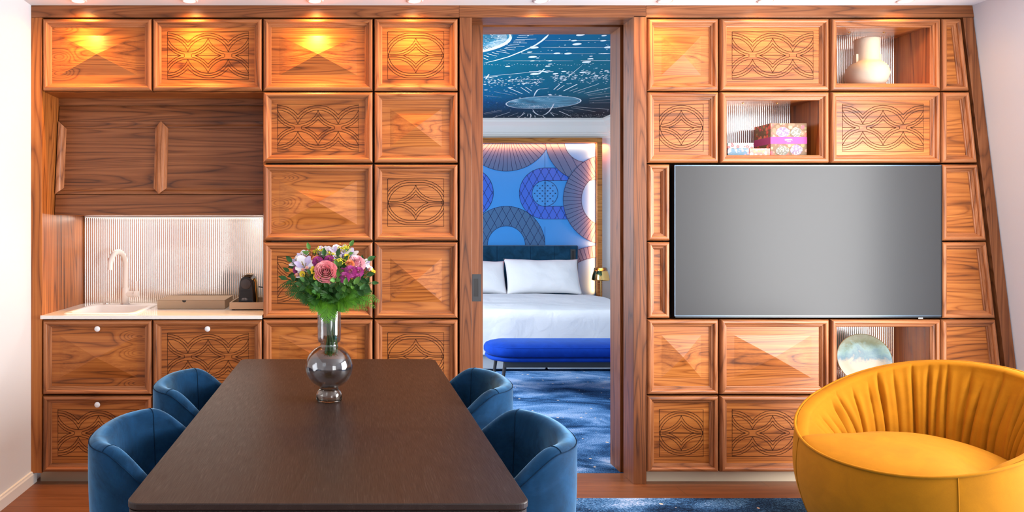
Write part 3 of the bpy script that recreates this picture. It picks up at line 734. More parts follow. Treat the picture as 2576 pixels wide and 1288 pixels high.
# ------------------------------------------------------------------ television
M_SCREEN = mat('anti_glare_screen', (.048,.049,.051), .28, spec=.20)
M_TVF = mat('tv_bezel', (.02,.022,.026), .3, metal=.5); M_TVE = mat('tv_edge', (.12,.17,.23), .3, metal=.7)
def tv():
    x0, x1, z0, z1 = wx(1695.5), wx(2367.3), wz(799), wz(415.5); y = -.003
    r = thing('television', 'large wall mounted flat television switched off between the walnut doors', 'television', ((x0+x1)/2,.04,z0))
    MB().box(x0,x1,y,.04,z0,z1).build('housing', M_TVF, r, bevel=.002)
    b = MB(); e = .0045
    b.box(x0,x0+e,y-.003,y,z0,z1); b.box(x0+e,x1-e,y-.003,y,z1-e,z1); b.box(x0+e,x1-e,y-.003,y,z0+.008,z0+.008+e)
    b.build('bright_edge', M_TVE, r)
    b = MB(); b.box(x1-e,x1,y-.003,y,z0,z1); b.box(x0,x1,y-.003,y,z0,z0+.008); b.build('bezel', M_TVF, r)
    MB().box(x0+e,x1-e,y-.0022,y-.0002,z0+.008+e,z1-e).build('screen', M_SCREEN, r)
    a = P(2308, 801.3, 0); MB().box(a.x,a.x+.0235,y-.0045,y-.003,a.z,a.z+.0055).build('maker_plate', mat('maker_plate_white',(.75,.85,.88),.3), r)
    MB().box(x0+.4,x1-.4,.04,.085,z0+.25,z1-.25).build('wall_bracket', M_BLACK, r)
tv()
# ------------------------------------------------------------------ niche contents
def vase_cream():
    x0, x1, z0, z1 = NV; c = P(2180.5, 210, .13); c.z = z0+.0005
    M = mat('cream_matt_ceramic', (.50,.41,.32), .6)
    r = thing('ceramic_vase', 'cream matt vase with wide neck and two small tab handles in the top niche', 'vase', c)
    k = 1806/4.03
    pr = [(0,0),(.055,0),(.068,.004),(.088,.024),(.101,.050),(.1065,.078),(.103,.105),(.092,.128),(.076,.143),(.064,.150),(.0610,.158),(.0605,.200),(.0605,.255),(.0615,.276),(.0600,.279),(.0570,.276),(.056,.20),(.056,.15),(0,.14)]
    MB().lathe(pr, c, 64).build('vase_body', M, r)
    for s in (-1, 1):
        MB().obox(c+Vector((s*.0655,-.006,.168)), (.0065,0,0), (0,.012,0), (0,0,.024)).build('handle', M, r, bevel=.002)
vase_cream()
def floral(name, bg, blooms, sc, size):
    m = mat(name, bg, .5); t = NT(m); v = t.obj(False)
    vo = t.n('ShaderNodeTexVoronoi'); t.l(v, vo.inputs['Vector']); vo.inputs['Scale'].default_value = sc
    wn = t.n('ShaderNodeTexWhiteNoise'); t.l(vo.outputs['Position'], wn.inputs['Vector'])
    st = [(i/len(blooms), c) for i, c in enumerate(blooms)]
    col = t.ramp(wn.outputs['Value'], st, 'CONSTANT')
    d = t.math('ADD', vo.outputs['Distance'], t.math('MULTIPLY', t.math('SUBTRACT', t.noise(v, sc*4, 2), .5), .25))
    a = t.mix(t.math('LESS_THAN', d, size), bg, col)
    eye = t.mix(t.math('LESS_THAN', d, size*.3), a, tuple(min(1,q*1.8+.1) for q in blooms[0]))
    t.l(eye, t.b.inputs['Base Color']); return m
M_F1 = floral('autumn_rose_print', (.17,.085,.03), [(.75,.10,.06),(.80,.25,.15),(.60,.08,.10),(.25,.20,.06),(.70,.16,.08)], 44, .52)
M_F2 = floral('fine_violet_print', (.20,.13,.22), [(.55,.42,.50),(.40,.30,.42),(.62,.40,.36)], 120, .5)
M_F3 = floral('fine_grey_green_print', (.16,.15,.11), [(.45,.38,.36),(.30,.27,.2),(.5,.36,.3)], 130, .5)
M_F4 = floral('blue_meadow_print', (.10,.20,.28), [(.70,.25,.25),(.45,.60,.66),(.75,.60,.55),(.12,.22,.40)], 70, .5)
M_F5 = floral('white_bloom_print', (.62,.58,.50), [(.65,.08,.08),(.25,.40,.42),(.70,.60,.45),(.35,.45,.30)], 55, .5)
M_F6 = floral('coral_bloom_print', (.75,.22,.18), [(.80,.72,.62),(.80,.30,.25),(.60,.40,.12),(.85,.55,.45)], 55, .5)
M_PINK = mat('pink_card', (.78,.25,.25), .5); M_BAND = mat('magenta_band', (.42,.012,.20), .45); M_GOLDP = mat('gold_lettering', (.85,.62,.30), .35, metal=.3)
def gift_boxes():
    x0, x1, z0, z1 = NB; zf = z0+.0008
    a = P(1938.5, 390, .075); b = P(2029.5, 310, .075); zt = b.z
    r = thing('gift_box', 'tall floral patterned gift box with magenta band in the niche', 'box', (a.x, .075, zf), 'patterned boxes in the niche')
    bx = MB().box(a.x, b.x, .075, .235, zf, zt).build('box_body', M_F1, r, bevel=.0008)
    w, h = b.x-a.x, zt-zf
    bz0, bz1 = P(0, 362, .075).z, P(0, 344.5, .075).z
    band = MB().box(a.x-.0008, b.x+.0008, .0742, .2358, bz0, bz1).build('paper_band', M_BAND, r)
    text_mesh('LIBERTY.', .0115, 'lettering', M_GOLDP, band, ((a.x+b.x)/2, .0738, (bz0+bz1)/2+.003))
    text_mesh('PUZZLE SET', .0042, 'lettering', M_GOLDP, band, ((a.x+b.x)/2, .0738, (bz0+bz1)/2-.0075))
    def blob(cx, cz, rx, rz, ma, nm):
        m = MB(); pts = [(cx+rx*math.cos(2*PI*i/28)*(1+.06*math.sin(4*PI*i/28*2)), cz+rz*math.sin(2*PI*i/28)*(1+.06*math.cos(8*PI*i/28))) for i in range(28)]
        m.prism(pts, .0743, .076); m.build(nm, ma, r)
    blob(a.x+w*.34, zf+h*.74, w*.19, h*.145, M_F2, 'printed_patch'); blob(a.x+w*.70, zf+h*.74, w*.15, h*.14, M_F3, 'printed_patch')
    blob(a.x+w*.33, zf+h*.20, w*.18, h*.14, M_F3, 'printed_patch'); blob(a.x+w*.71, zf+h*.22, w*.17, h*.15, M_F2, 'printed_patch')
    def small(pa, pb, za, zb, y0, d, m, name, label, lid=False):
        q = P(pa, 380, y0); e = P(pb, 380, y0)
        o = MB().box(q.x, e.x, y0, y0+d, za, zb).build(name, m, None, bevel=.0008); tag(o, label, 'box', 'patterned boxes in the niche'); return o
    zc = zf+.0100
    small(1831, 1938, zf, zc-.0003, .065, .10, M_PINK, 'notebook', 'thin coral pink booklet lying under the small patterned boxes')
    z2 = zc+.040
    small(1831, 1884.5, zc, z2, .07, .09, M_F4, 'keepsake_box', 'small blue floral box under the cream floral box')
    small(1885.5, 1937.5, zc, z2-.0005, .07, .09, M_F6, 'keepsake_box', 'small coral floral box touching the tall gift box')
    small(1830.5, 1896, z2+.0003, z2+.030, .068, .09, M_F5, 'keepsake_box', 'small cream floral box lying on the blue floral box')
gift_boxes()
def plate():
    x0, x1, z0, z1 = NP; c = P(2175.5, 906, .12)
    M = mat('reactive_glaze', (.4,.5,.5), .38, spec=.3); t = NT(M); v = t.obj(False)
    sep = t.n('ShaderNodeSeparateXYZ'); t.l(v, sep.inputs[0])
    n1 = t.noise(v, 9, 5, .65, .8); n2 = t.noise(v, 60, 3, .7)
    k = t.math('ADD', t.math('ADD', t.math('MULTIPLY', sep.outputs[2], 2.6), t.math('MULTIPLY', t.math('SUBTRACT', n1, .5), .5)), t.math('MULTIPLY', t.math('SUBTRACT', n2, .5), .18))
    k = t.math('ADD', k, .5-.14*2.6)
    t.l(t.ramp(k, [(.12, (.40,.34,.26)), (.44, (.38,.32,.24)), (.52, (.12,.19,.23)), (.62, (.19,.28,.26)), (.74, (.15,.16,.09)), (.92, (.11,.08,.03))]), t.b.inputs['Base Color'])
    tilt = 10
    ax = Vector((-.17,-.96,.24)).normalized()
    R_ = .136
    zc = z0+.002+R_*.985
    ctr = Vector((c.x, .13, zc))
    r = thing('decorative_plate', 'round blue green glazed plate leaning upright in the lower niche', 'plate', (ctr.x, ctr.y, z0))
    pr = [(0,.004),(.06,.004),(.088,.006),(.098,.012),(.115,.017),(.136,.022),(.140,.022),(.139,.018),(.115,.012),(.098,.006),(.085,0),(0,0)]
    pr = [(a, b-.01) for a, b in pr]
    o = MB().lathe(pr, ctr, 72, axis=ax).build('plate_disc', M, r)
    MB().lathe([(.1385,.0105),(.1412,.011),(.1412,.0135),(.1385,.0135)], ctr, 72, axis=ax).build('rim', mat('bronze_rim',(.25,.14,.06),.35), r)
    bk = -ax; st = MB()
    side = ax.cross(Vector((0,0,1))).normalized()
    for s in (-1, 1):
        foot = Vector((ctr.x,ctr.y,z0+.003))+side*s*.045
        st.tube([foot+ax*.03+Vector((0,0,.012)), foot+ax*.028, foot-ax*.035, foot-ax*.05+Vector((0,0,.10))], .0025, 8)
    st.tube([Vector((ctr.x,ctr.y,z0+.003))+side*.045-ax*.035, Vector((ctr.x,ctr.y,z0+.003))-side*.045-ax*.035], .0025, 8)
    st.build('plate_stand', M_BLACK, r)
plate()
# ------------------------------------------------------------------ dining table
ZT = .75
TX0, TX1, TY0, TY1 = -.519, .427, -2.232, -.383
def rrect(x0, x1, y0, y1, r, n=8):
    out = []
    for cx, cy, a0 in ((x1-r,y1-r,0),(x0+r,y1-r,90),(x0+r,y0+r,180),(x1-r,y0+r,270)):
        for i in range(n+1):
            a = math.radians(a0+90*i/n); out.append((cx+r*math.cos(a), cy+r*math.sin(a)))
    return out
def table():
    r = thing('dining_table', 'long black stained wooden dining table with rounded corners', 'table', ((TX0+TX1)/2,(TY0+TY1)/2,0))
    MB().slab(rrect(TX0,TX1,TY0,TY1,.035), ZT-.0165, ZT).build('tabletop', M_TABLE, r, bevel=.003, seg=3)
    q = .003
    fx0, fx1, fy0, fy1 = TX0+q, TX1-q, TY0+q, TY1-q
    MB().slab(rrect(fx0+.004,fx1-.004,fy0+.004,fy1-.004,.032), ZT-.0195, ZT-.0166).build('shadow_gap', M_BLACK, r)
    a = MB(); a.box(fx0+.07,fx1-.07,fy0,fy0+.022,ZT-.085,ZT-.0196); a.box(fx0+.07,fx1-.07,fy1-.022,fy1,ZT-.085,ZT-.0196)
    a.box(fx0,fx0+.022,fy0+.07,fy1-.07,ZT-.085,ZT-.0196); a.box(fx1-.022,fx1,fy0+.07,fy1-.07,ZT-.085,ZT-.0196)
    a.build('apron', M_TABLE, r, bevel=.001)
    for sx_ in (0, 1):
        for sy_ in (0, 1):
            x0 = fx0 if sx_ == 0 else fx1-.069; y0 = fy0 if sy_ == 0 else fy1-.069
            p = []
            for (cx, cy, a0, rr_) in ((1,1,0,0),(0,1,90,0),(0,0,180,0),(1,0,270,0)):
                rad = .032 if (cx == sx_ and cy == sy_) else .003
                ox = x0+(.069-rad if cx else rad); oy = y0+(.069-rad if cy else rad)
                for i in range(7):
                    b = math.radians(a0+15*i); p.append((ox+rad*math.cos(b), oy+rad*math.sin(b)))
            MB().slab(p, 0, ZT-.0196).build('leg', M_TABLE, r)
table()
# ------------------------------------------------------------------ blue tub chairs
def tub_chair():
    r = thing('tub_chair', '', 'chair', (0,0,0), 'petrol blue velvet tub chairs around the dining table')
    a, b, ex = .262, .262, .80
    def plan(ph, s=1.0):
        c, q = math.cos(ph), math.sin(ph)
        return Vector((b*s*math.copysign(abs(c)**ex, c), a*s*math.copysign(abs(q)**ex, q), 0))
    def rim(ph):
        d = abs((math.degrees(ph)+180) % 360-180)
        return .455+.352*sstep(28, 128, d)
    n = 96
    # section: outer from the bottom, over the rounded rim, down inside to the seat
    def sec(ph):
        zr = rim(ph); out = []
        zb = .17
        for k in range(15):
            t_ = k/14; z = zb+(zr-.022-zb)*t_; hh = (z-zb)/.62
            s_ = .84+.16*sstep(0, 1, min(1, hh*1.15))**.8
            p = plan(ph, s_); out.append(Vector((p.x, p.y, z)))
        p = plan(ph, 1.0); th = .052; nn = Vector((p.x, p.y, 0)).normalized()
        top = out[-1]
        for k in range(1, 8):
            q = PI*k/8; out.append(Vector((top.x, top.y, zr-.022))-nn*(th/2*(1-math.cos(q)))+Vector((0,0,.022*math.sin(q))))
        for k in range(0, 11):
            t_ = k/10; z = zr-.022-(zr-.022-.44)*t_
            inn = Vector((top.x, top.y, 0))-nn*(th+.030*t_); out.append(Vector((inn.x, inn.y, max(.43, z))))
        return out
    ns = len(sec(0))
    secs = [sec(2*PI*i/n) for i in range(n)]
    MB().grid(lambda u, v: secs[int(round(u*n)) % n][int(round(v*(ns-1)))], n, ns-1, cu=True).build('shell', M_BLUE, r)
    # stitched seams: rim edge and two seams down the inside of the back
    m = MB(); e = [secs[i % n][15] + Vector((0,0,.001)) for i in range(n+1)]
    m.tube([q + Vector((q.x, q.y, 0)).normalized()*.0005 for q in e], .0014, 6)
    for deg in (128, -128):
        i = int(round((deg % 360)/360*n)) % n
        m.tube([q for q in secs[i][15:28]], .0017, 6)
    m.build('stitched_seam', M_BLUES, r)
    def cush(u, v):
        ph = 2*PI*u; s_ = math.sin(v*PI/2)
        p = plan(ph, .80*s_**.9); z = .435+.055*max(0, 1-(s_**5))**.6
        return Vector((p.x, p.y, z))
    MB().grid(cush, 48, 14, cu=True).build('seat', M_BLUE, r)
    MB().grid(lambda u, v: (lambda p: Vector((p.x*v, p.y*v, .17)))(plan(2*PI*u, .84)), 48, 3, cu=True).build('underside', M_BLUES, r)
    for sx_ in (-1, 1):
        for sy_ in (-1, 1):
            MB().tube([(sx_*.15,sy_*.15,.172),(sx_*.19,sy_*.19,0)], [.016,.010], 12).build('leg', M_BLACKS, r)
    return r
proto = tub_chair()
spots = [(-.478,-1.775,0,'petrol blue velvet tub chair left of the table, the one nearest the camera'),
         (-.478,-1.105,0,'petrol blue velvet tub chair left of the table, the far one before the drawer cabinets'),
         (.392,-1.785,PI,'petrol blue velvet tub chair right of the table, the one nearest the camera'),
         (.372,-1.095,PI,'petrol blue velvet tub chair right of the table, the far one before the doorway')]
for i, (x, y, rz, lb) in enumerate(spots):
    o = proto if i == 0 else copy_tree(proto)
    o.location = (x, y, 0); o.rotation_euler = (0, 0, rz); o['label'] = lb
# ------------------------------------------------------------------ ochre armchair
def armchair():
    cx, cy, al, a, b, z0, z1, pw, ex = 2.434, -.867, 3.589, .435, .483, .449, .774, 1.027, .931
    r = thing('lounge_armchair', 'round ochre velvet lounge armchair with pleated back, right foreground', 'armchair', (cx, cy, 0))
    ca, sa = math.cos(al), math.sin(al)
    def plan(ph, s=1.0, off=0.0):
        f = math.copysign(abs(math.cos(ph))**ex, math.cos(ph)); g = math.copysign(abs(math.sin(ph))**ex, math.sin(ph))
        u, v = b*s*f+off, a*s*g
        return Vector((cx+u*ca-v*sa, cy+u*sa+v*ca, 0))
    def rz(ph): return z0+(z1-z0)*((1-math.cos(ph))/2)**pw
    n = 760
    def outer(u, v):
        ph = 2*PI*u; zr = rz(ph); z = .03+(zr-.03)*v
        s_ = .80+.225*math.sin(PI/2*min(1, v/.72)) if v < .72 else 1.025-.025*((v-.72)/.28)**2
        p = plan(ph, s_); p.z = z; return p
    MB().grid(outer, 120, 24, cu=True).build('outer_shell', M_OCHRE, r)
    rnd = random.Random(5)
    cr = []
    ph = math.radians(40)
    while ph < math.radians(320):
        cr.append((ph, rnd.uniform(.4, 1.0), rnd.uniform(-.10, .10), rnd.uniform(.007, .015), rnd.uniform(0, .35))); ph += math.radians(rnd.uniform(5.0, 11.5))
    def inner(u, v):
        ph = 2*PI*u; zr = rz(ph)
        roll = .035
        if v < .2:
            q = v/.2*PI/2; z = zr+.006-.03*(1-math.cos(q))+.008*math.sin(q); d = .006+.045*math.sin(q)
        else:
            q = (v-.2)/.8; z = (zr-.022)+(.385-zr+.022)*q; d = .051+.105*math.sin(q*PI/2)
        w = sstep(.10, .42, v); g = 0
        back = sstep(.35, .8, (1-math.cos(ph))/2+.25)
        for (pc, amp, slant, wd, st) in cr:
            dd = ph-pc-slant*(v-.5)
            if abs(dd) > .2: continue
            ww = wd*(1+.6*math.sin(v*7+pc*9)*.5)
            g += amp*sstep(st*.6+.08, st*.6+.35, v)*(math.exp(-abs(dd)/ww)-.22*math.exp(-((abs(dd)-.05)/.03)**2))
        p0 = plan(ph, 1.0); nn = Vector((p0.x-cx, p0.y-cy, 0)).normalized()
        fz = .035*sstep(.72, .90, (1+math.cos(ph))/2)
        p = p0-nn*(d-.027*g*back); p.z = z-.006*g*back*w-fz; return p
    MB().grid(inner, n, 44, cu=True).build('pleated_back', M_OCHRE, r)
    m = MB(); m.tube([plan(2*PI*i/160, 1.003)+Vector((0,0,rz(2*PI*i/160)+.003)) for i in range(161)], .0058, 8)
    m.build('piping', M_OCHRE, r)
    # front seams on the shell
    for deg in (40, -40, 180):
        ph = math.radians(deg)
        MB().tube([outer((ph/(2*PI)) % 1, k/20)+(Vector((plan(ph).x-cx, plan(ph).y-cy, 0)).normalized()*.0004) for k in range(1, 21)], .0022, 6).build('seam', M_OCHRE, r)
    def cush(u, v):
        ph = 2*PI*u; s_ = v
        fr = (1+math.cos(ph))/2
        r_ = math.sin(s_*PI/2)
        edge = (.990-.27*(1-sstep(.55, .95, fr)))*r_
        p = plan(ph, edge, .05*(1-r_*r_))
        base = .424+(rz(ph)-.426)*sstep(.70, .93, fr)*r_**3
        p.z = base-.02*(1-sstep(.2, .7, fr))*r_+.088*(1-r_**2.6)**.85; return p
    MB().grid(cush, 96, 28, cu=True).build('seat_cushion', M_OCHRE, r)
    MB().lathe([(0,.0104),(.30,.0104),(.30,.025),(.33,.04),(0,.04)], (cx,cy,0), 48).build('swivel_base', M_BLACKS, r)
armchair()
# living carpet
tag(MB().box(1.02, 3.64, -4.6, -.227, 0, .010).build('area_rug', M_CARPET2), 'navy blue rug with pale flecks under the ochre armchair', 'rug')
# ------------------------------------------------------------------ glass vase with bouquet
VC = Vector((P(828, 1000, -1.233).x, -1.233, ZT+.0004))
def vase_glass():
    r = thing('glass_vase', 'smoky grey glass vase with ball belly standing on the dining table', 'vase', VC)
    MB().lathe([(0,.0),(.042,.0),(.0475,.004),(.0480,.012),(.0475,.028),(.0430,.038),(.036,.043),(.0345,.046),(.033,.043),(.038,.036),(.0440,.027),(.0445,.010),(.041,.006),(0,.006)], VC, 64).build('foot', M_CLEAR, r)
    rb, zc = .0885, .127
    def prof(off):
        p = []
        for i in range(25):
            a = -1.18+2.36*i/24; rr = (rb-off)*math.cos(a); p.append((max(rr, .001), zc+(rb*.93-off)*math.sin(a)))
        p += [(.0325-off, .212), (.034-off, .2155), (.040-off, .219), (.0432-off, .227), (.0438-off, .25), (.0438-off, .335), (.0438-off, .360)]
        return p
    o = prof(0); i_ = prof(.0022)
    MB().lathe([(0,.0445),(.033,.0445)]+o+[(.0427,.3615)]+list(reversed(i_))+[(.03,.0475),(0,.0475)], VC, 72).build('glass_body', M_SMOKE, r)
    M = M_CLEAR
vase_glass()
BC = VC+Vector((.003, 0, .352-.0))          # centre of the bouquet, just above the rim
BC.z = P(0, 725, -1.233).z
def on_dome(px, py, push=0.0, r=.150):
    q = P(px, py, VC.y); dx, dz = q.x-BC.x, q.z-BC.z
    d2 = (dx/1.12)**2+(dz/.88)**2
    y = VC.y-math.sqrt(max(0, r*r-d2))*.92-push
    s0 = FPX/(DIST+VC.y); s1 = FPX/(DIST+y)
    return P(px, py, y)
rnd = random.Random(11)
M_STEM = mat('green_stem', (.10,.22,.035), .5); M_STEMD = mat('dark_green_stem', (.035,.10,.02), .5)
def leafmat(name, c, c2):
    m = mat(name, c, .42, spec=.4); t = NT(m); f = t.noise(t.obj(), 30, 3, .6); t.l(t.ramp(f, [(.3, c2), (.7, c)]), t.b.inputs['Base Color'])
    t.b.inputs['Subsurface Weight'].default_value = 0; return m
M_FERN = leafmat('fern_green', (.125,.345,.018), (.05,.18,.012)); M_FERND = leafmat('deep_fern_green', (.05,.17,.02), (.02,.085,.012))
M_LEAF = leafmat('glossy_leaf', (.05,.16,.03), (.018,.075,.018)); M_LEAFL = leafmat('young_leaf', (.14,.32,.05), (.06,.17,.03))
def petm(name, c, c2): 
    m = mat(name, c, .6, spec=.2, sheen=.2); t = NT(m); f = t.noise(t.obj(), 45, 3, .6); t.l(t.ramp(f, [(.3, c2), (.65, c)]), t.b.inputs['Base Color']); return m
M_ROSE = petm('coral_pink_petal', (.95,.42,.43), (.90,.24,.29)); M_ROSEL = petm('pale_pink_petal', (.93,.60,.63), (.90,.42,.50)); M_PEACH = petm('peach_petal', (.92,.42,.20), (.88,.30,.12))
M_MUM = petm('magenta_petal', (.66,.13,.44), (.52,.06,.32)); M_MUMC = mat('mum_heart', (.20,.05,.05), .7)
M_ALST = petm('white_lilac_petal', (.90,.88,.88), (.86,.82,.87)); M_LILAC = petm('lilac_petal', (.76,.68,.88), (.62,.52,.80)); M_YEL = petm('yellow_petal', (.88,.70,.06), (.80,.55,.03))
M_BERRY = mat('coral_berry', (.85,.38,.30), .35); M_ANTH = mat('anther', (.35,.25,.05), .6); M_GOLDEN = petm('goldenrod', (.75,.62,.03), (.50,.48,.03))
def neck_stem(top, parent, m=None, r=.0017, below=True):
    # stem from the flower head through the vase neck into the belly
    a = rnd.uniform(0, 2*PI); k = rnd.uniform(0, .020); n = VC+Vector((.003+k*math.cos(a), k*math.sin(a), rnd.uniform(.30,.335)))
    b = VC+Vector((.010+k*1.0*math.cos(a+.5), k*1.0*math.sin(a+.5), .235)); e = VC+Vector((.004+k*1.5*math.cos(a+.9), k*1.5*math.sin(a+.9), rnd.uniform(.165,.19)))
    top = Vector(top); mid = (top+n)/2; mid += Vector((0,0,.012))
    pts = [top, top*.6+mid*.4, mid, mid*.5+n*.5, n, (n+b)/2, b, e]
    MB().tube(pts, r, 6).build('stem', m or M_STEM, parent)
def frame_of(d):
    d = Vector(d).normalized(); return d.to_track_quat('Z', 'Y').to_matrix()
def petal_patch(m, c, M, th0, width, r0, r1, h, curl, nseg=8, mseg=7, mat_=0, wav=0):
    # a cupped petal: a piece of a shell round the bloom axis
    def fn(u, v):
        uu = (u-.5)*2
        w = width*(math.sin(PI*min(1, .18+.62*v))**.7)
        th = th0+uu*w/2
        rr = r0+(r1-r0)*v**.8+curl*max(0, v-.6)**2*6*(.6+.4*abs(uu))
        z = h*(v-.25*max(0, v-.7)*curl/ max(.001, abs(curl)) * (1 if curl else 0))*(1-.16*uu*uu*v)
        rr *= 1-.06*uu*uu
        return c+M @ Vector((rr*math.cos(th), rr*math.sin(th), z+wav*math.sin(uu*5+th0*3)*v))
    m.grid(fn, nseg, mseg, mat=mat_)
def outdir(p, up=.25):
    d = (Vector(p)-(BC+Vector((0,0,-.06)))); d.normalize(); return (d+Vector((0,-.35,up))).normalized()
def rose(px, py, dpx, mt, name, label, push=.0):
    p = on_dome(px, py, push); s = FPX/(DIST+p.y); R = dpx/s/2; d = outdir(p, .0); d = (d+Vector((0,-.5,.1))).normalized(); M = frame_of(d)
    r = thing(name, label, 'flower', p, 'flowers of the bouquet')
    m = MB(); c = p-d*R*.75
    layers = [(.10,.14,1.30,3,2.4,0),(.16,.22,1.30,3,2.3,.0),(.24,.33,1.27,4,2.0,.02),(.33,.47,1.20,4,1.9,.05),(.42,.62,1.10,5,1.6,.09),(.50,.76,.98,5,1.5,.14),(.55,.90,.82,6,1.35,.18),(.56,1.0,.62,6,1.25,.2)]
    for q, (a, b, h, k, w, cl) in enumerate(layers):
        for i in range(k):
            petal_patch(m, c, M, 2*PI*(i+.37*q)/k+rnd.uniform(-.15,.15), w, a*R*.9, b*R, h*R*rnd.uniform(.95,1.04), cl*R, wav=R*.02)
    m.build('bloom', mt, r)
    g = MB()
    for i in range(5):
        th = 2*PI*i/5
        g.grid(lambda u, v: c+M @ Vector(((.2+.65*v)*R*math.cos(th+(u-.5)*.5*(1-v)), (.2+.65*v)*R*math.sin(th+(u-.5)*.5*(1-v)), (.05+.1*v)*R)), 4, 5)
    g.build('sepals', M_LEAFL, r)
    neck_stem(c, r, r=.0024)
def mum(px, py, dpx, label, push=0):
    p = on_dome(px, py, push); s = FPX/(DIST+p.y); R = dpx/s/2; d = (outdir(p, .05)+Vector((0,-.35,0))).normalized(); M = frame_of(d)
    r = thing('pompon_chrysanthemum', label, 'flower', p, 'flowers of the bouquet')
    m = MB(); c = p-d*R*.35; n = 230
    for i in range(n):
        f = (i+.5)/n; pol = math.acos(1-1.25*f); az = i*2.399963
        dr = M @ Vector((math.sin(pol)*math.cos(az), math.sin(pol)*math.sin(az), math.cos(pol)*.85))
        t1 = dr.cross(M @ Vector((0,0,1)));  t1 = t1.normalized() if t1.length > 1e-4 else M @ Vector((1,0,0))
        t2 = t1.cross(dr).normalized(); w = R*.085*(.6+.6*math.sin(min(pol, 1.5))); L = R*rnd.uniform(.95, 1.05)
        a = c+dr*R*.45; b = c+dr*L
        m.add([a-t1*w*.5, a+t1*w*.5, b+t1*w+t2*w*.3-dr*R*.05, b+t2*w*1.1, b-t1*w+t2*w*.3-dr*R*.05, b-dr*R*.10], [(0,1,2,5),(0,5,4),(5,2,3),(5,3,4)])
    m.build('bloom', M_MUM, r)
    MB().lathe([(0,.90*R),(.10*R,.89*R),(.16*R,.84*R),(.16*R,.6*R),(0,.6*R)], c, 14, axis=d).build('flower_heart', M_MUMC, r)
    neck_stem(c, r)
def lily(px, py, dpx, label, mt, name='alstroemeria', up=.5, open_=.9, push=0, n=6, spot=True):
    p = on_dome(px, py, push); s = FPX/(DIST+p.y); R = dpx/s/2; d = (outdir(p, up)+Vector((rnd.uniform(-.25,.25),-.25,0))).normalized(); M = frame_of(d)
    r = thing(name, label, 'flower', p, 'flowers of the bouquet')
    m = MB(); c = p-d*R*.8
    for i in range(n):
        th = 2*PI*i/n+rnd.uniform(-.1,.1); inner = i % 2; wd = (.62 if not inner else .42)*R
        o_ = open_*(1.0 if not inner else .85); M2 = M
        def fn(u, v, th=th, wd=wd, o_=o_):
            uu = (u-.5)*2; w = wd*math.sin(PI*min(.98, .08+.86*v**.85))**.8
            rad = R*(.08+o_*v**1.3); z = R*(1.45*v-.55*v*v*o_)
            return c+M2 @ (Vector((math.cos(th)*rad, math.sin(th)*rad, z))+Vector((-math.sin(th), math.cos(th), 0))*w*uu*.9+Vector((math.cos(th), math.sin(th), .3))*(-.10*R*(1-uu*uu)*math.sin(PI*v)))
        m.grid(fn, 6, 9, mat=(1 if inner else 0))
    m.build('bloom', mt, r)
    g = MB()
    for i in range(5):
        th = rnd.uniform(0, 6.28); g.tube([c, c+M @ Vector((.08*R*math.cos(th),.08*R*math.sin(th),.6*R)), c+M @ Vector((.22*R*math.cos(th),.22*R*math.sin(th),1.0*R))], [R*.02,R*.02,R*.045], 5)
    g.build('stamens', M_ANTH, r)
    neck_stem(c, r)
rose(819, 681, 55, M_ROSE, 'pink_rose', 'large coral pink rose at the front of the bouquet', .014)
rose(900, 659, 42, M_ROSEL, 'pink_rose', 'pale pink rose at the upper right of the bouquet', .004)
rose(782, 642, 32, M_PEACH, 'peach_rose', 'peach rose at the upper left of the bouquet')
rose(795, 653, 26, M_PEACH, 'peach_rose', 'peach rose tucked behind the left magenta chrysanthemum', -.012)
rose(881, 662, 22, M_PEACH, 'peach_rose', 'small orange rose bud left of the pale pink rose', -.004)
rose(834, 703, 24, petm('cream_petal', (.86,.66,.48), (.82,.55,.38)), 'cream_rose', 'cream rose peeping out below the large coral rose', -.012)
mum(799, 656, 30, 'magenta pompon chrysanthemum above the left of the large coral rose', .006)
mum(828, 652, 27, 'magenta pompon chrysanthemum above the top of the large coral rose', .0)
mum(882, 682, 34, 'large magenta pompon chrysanthemum right of the large coral rose', .012)
mum(867, 697, 30, 'magenta pompon chrysanthemum lowest of the right cluster', .016)
mum(904, 682, 27, 'magenta pompon chrysanthemum rightmost of the right cluster', .002)
mum(899, 697, 20, 'small magenta pompon chrysanthemum at the bottom right of its cluster', .008)
mum(745, 677, 22, 'magenta pompon chrysanthemum at the far left edge of the bouquet', -.006)
mum(759, 652, 24, 'magenta pompon chrysanthemum left behind the white lily blooms', -.006)
mum(861, 680, 16, 'small dark magenta chrysanthemum bud behind the right cluster', -.004)
WL = [M_ALST, M_LILAC]
lily(765, 664, 58, 'white alstroemeria bloom at the left front of the bouquet', WL, up=.2, push=.010)
lily(745, 657, 42, 'small white alstroemeria bloom at the left edge', WL, up=.2)
lily(762, 641, 40, 'white alstroemeria bloom at the upper left edge', WL)
lily(754, 690, 24, 'pale lilac alstroemeria bloom low at the left', WL, up=0)
lily(812, 632, 48, 'lilac alstroemeria bloom standing at the top left of the crown', [M_LILAC, M_ALST], up=.8, open_=.55)
lily(831, 634, 54, 'white alstroemeria bloom at the top middle of the crown', WL, up=.6)
lily(855, 632, 62, 'large white alstroemeria bloom at the top of the crown', WL, up=.6, push=.004)
lily(877, 637, 52, 'white alstroemeria bloom at the top right of the crown', WL, up=.6)
lily(848, 645, 26, 'lilac alstroemeria bloom below the crown', [M_LILAC, M_LILAC], up=.1, push=.004)
lily(920, 659, 26, 'lilac alstroemeria bloom at the right edge behind the pale rose', [M_LILAC, M_ALST], up=.1)
lily(928, 674, 24, 'lilac alstroemeria bloom at the lower right edge', [M_LILAC, M_ALST], up=0)
YL = [M_YEL, M_YEL]
lily(761, 690, 24, 'yellow freesia at the lower left of the bouquet', YL, 'freesia', up=.0, open_=.6, push=.006)
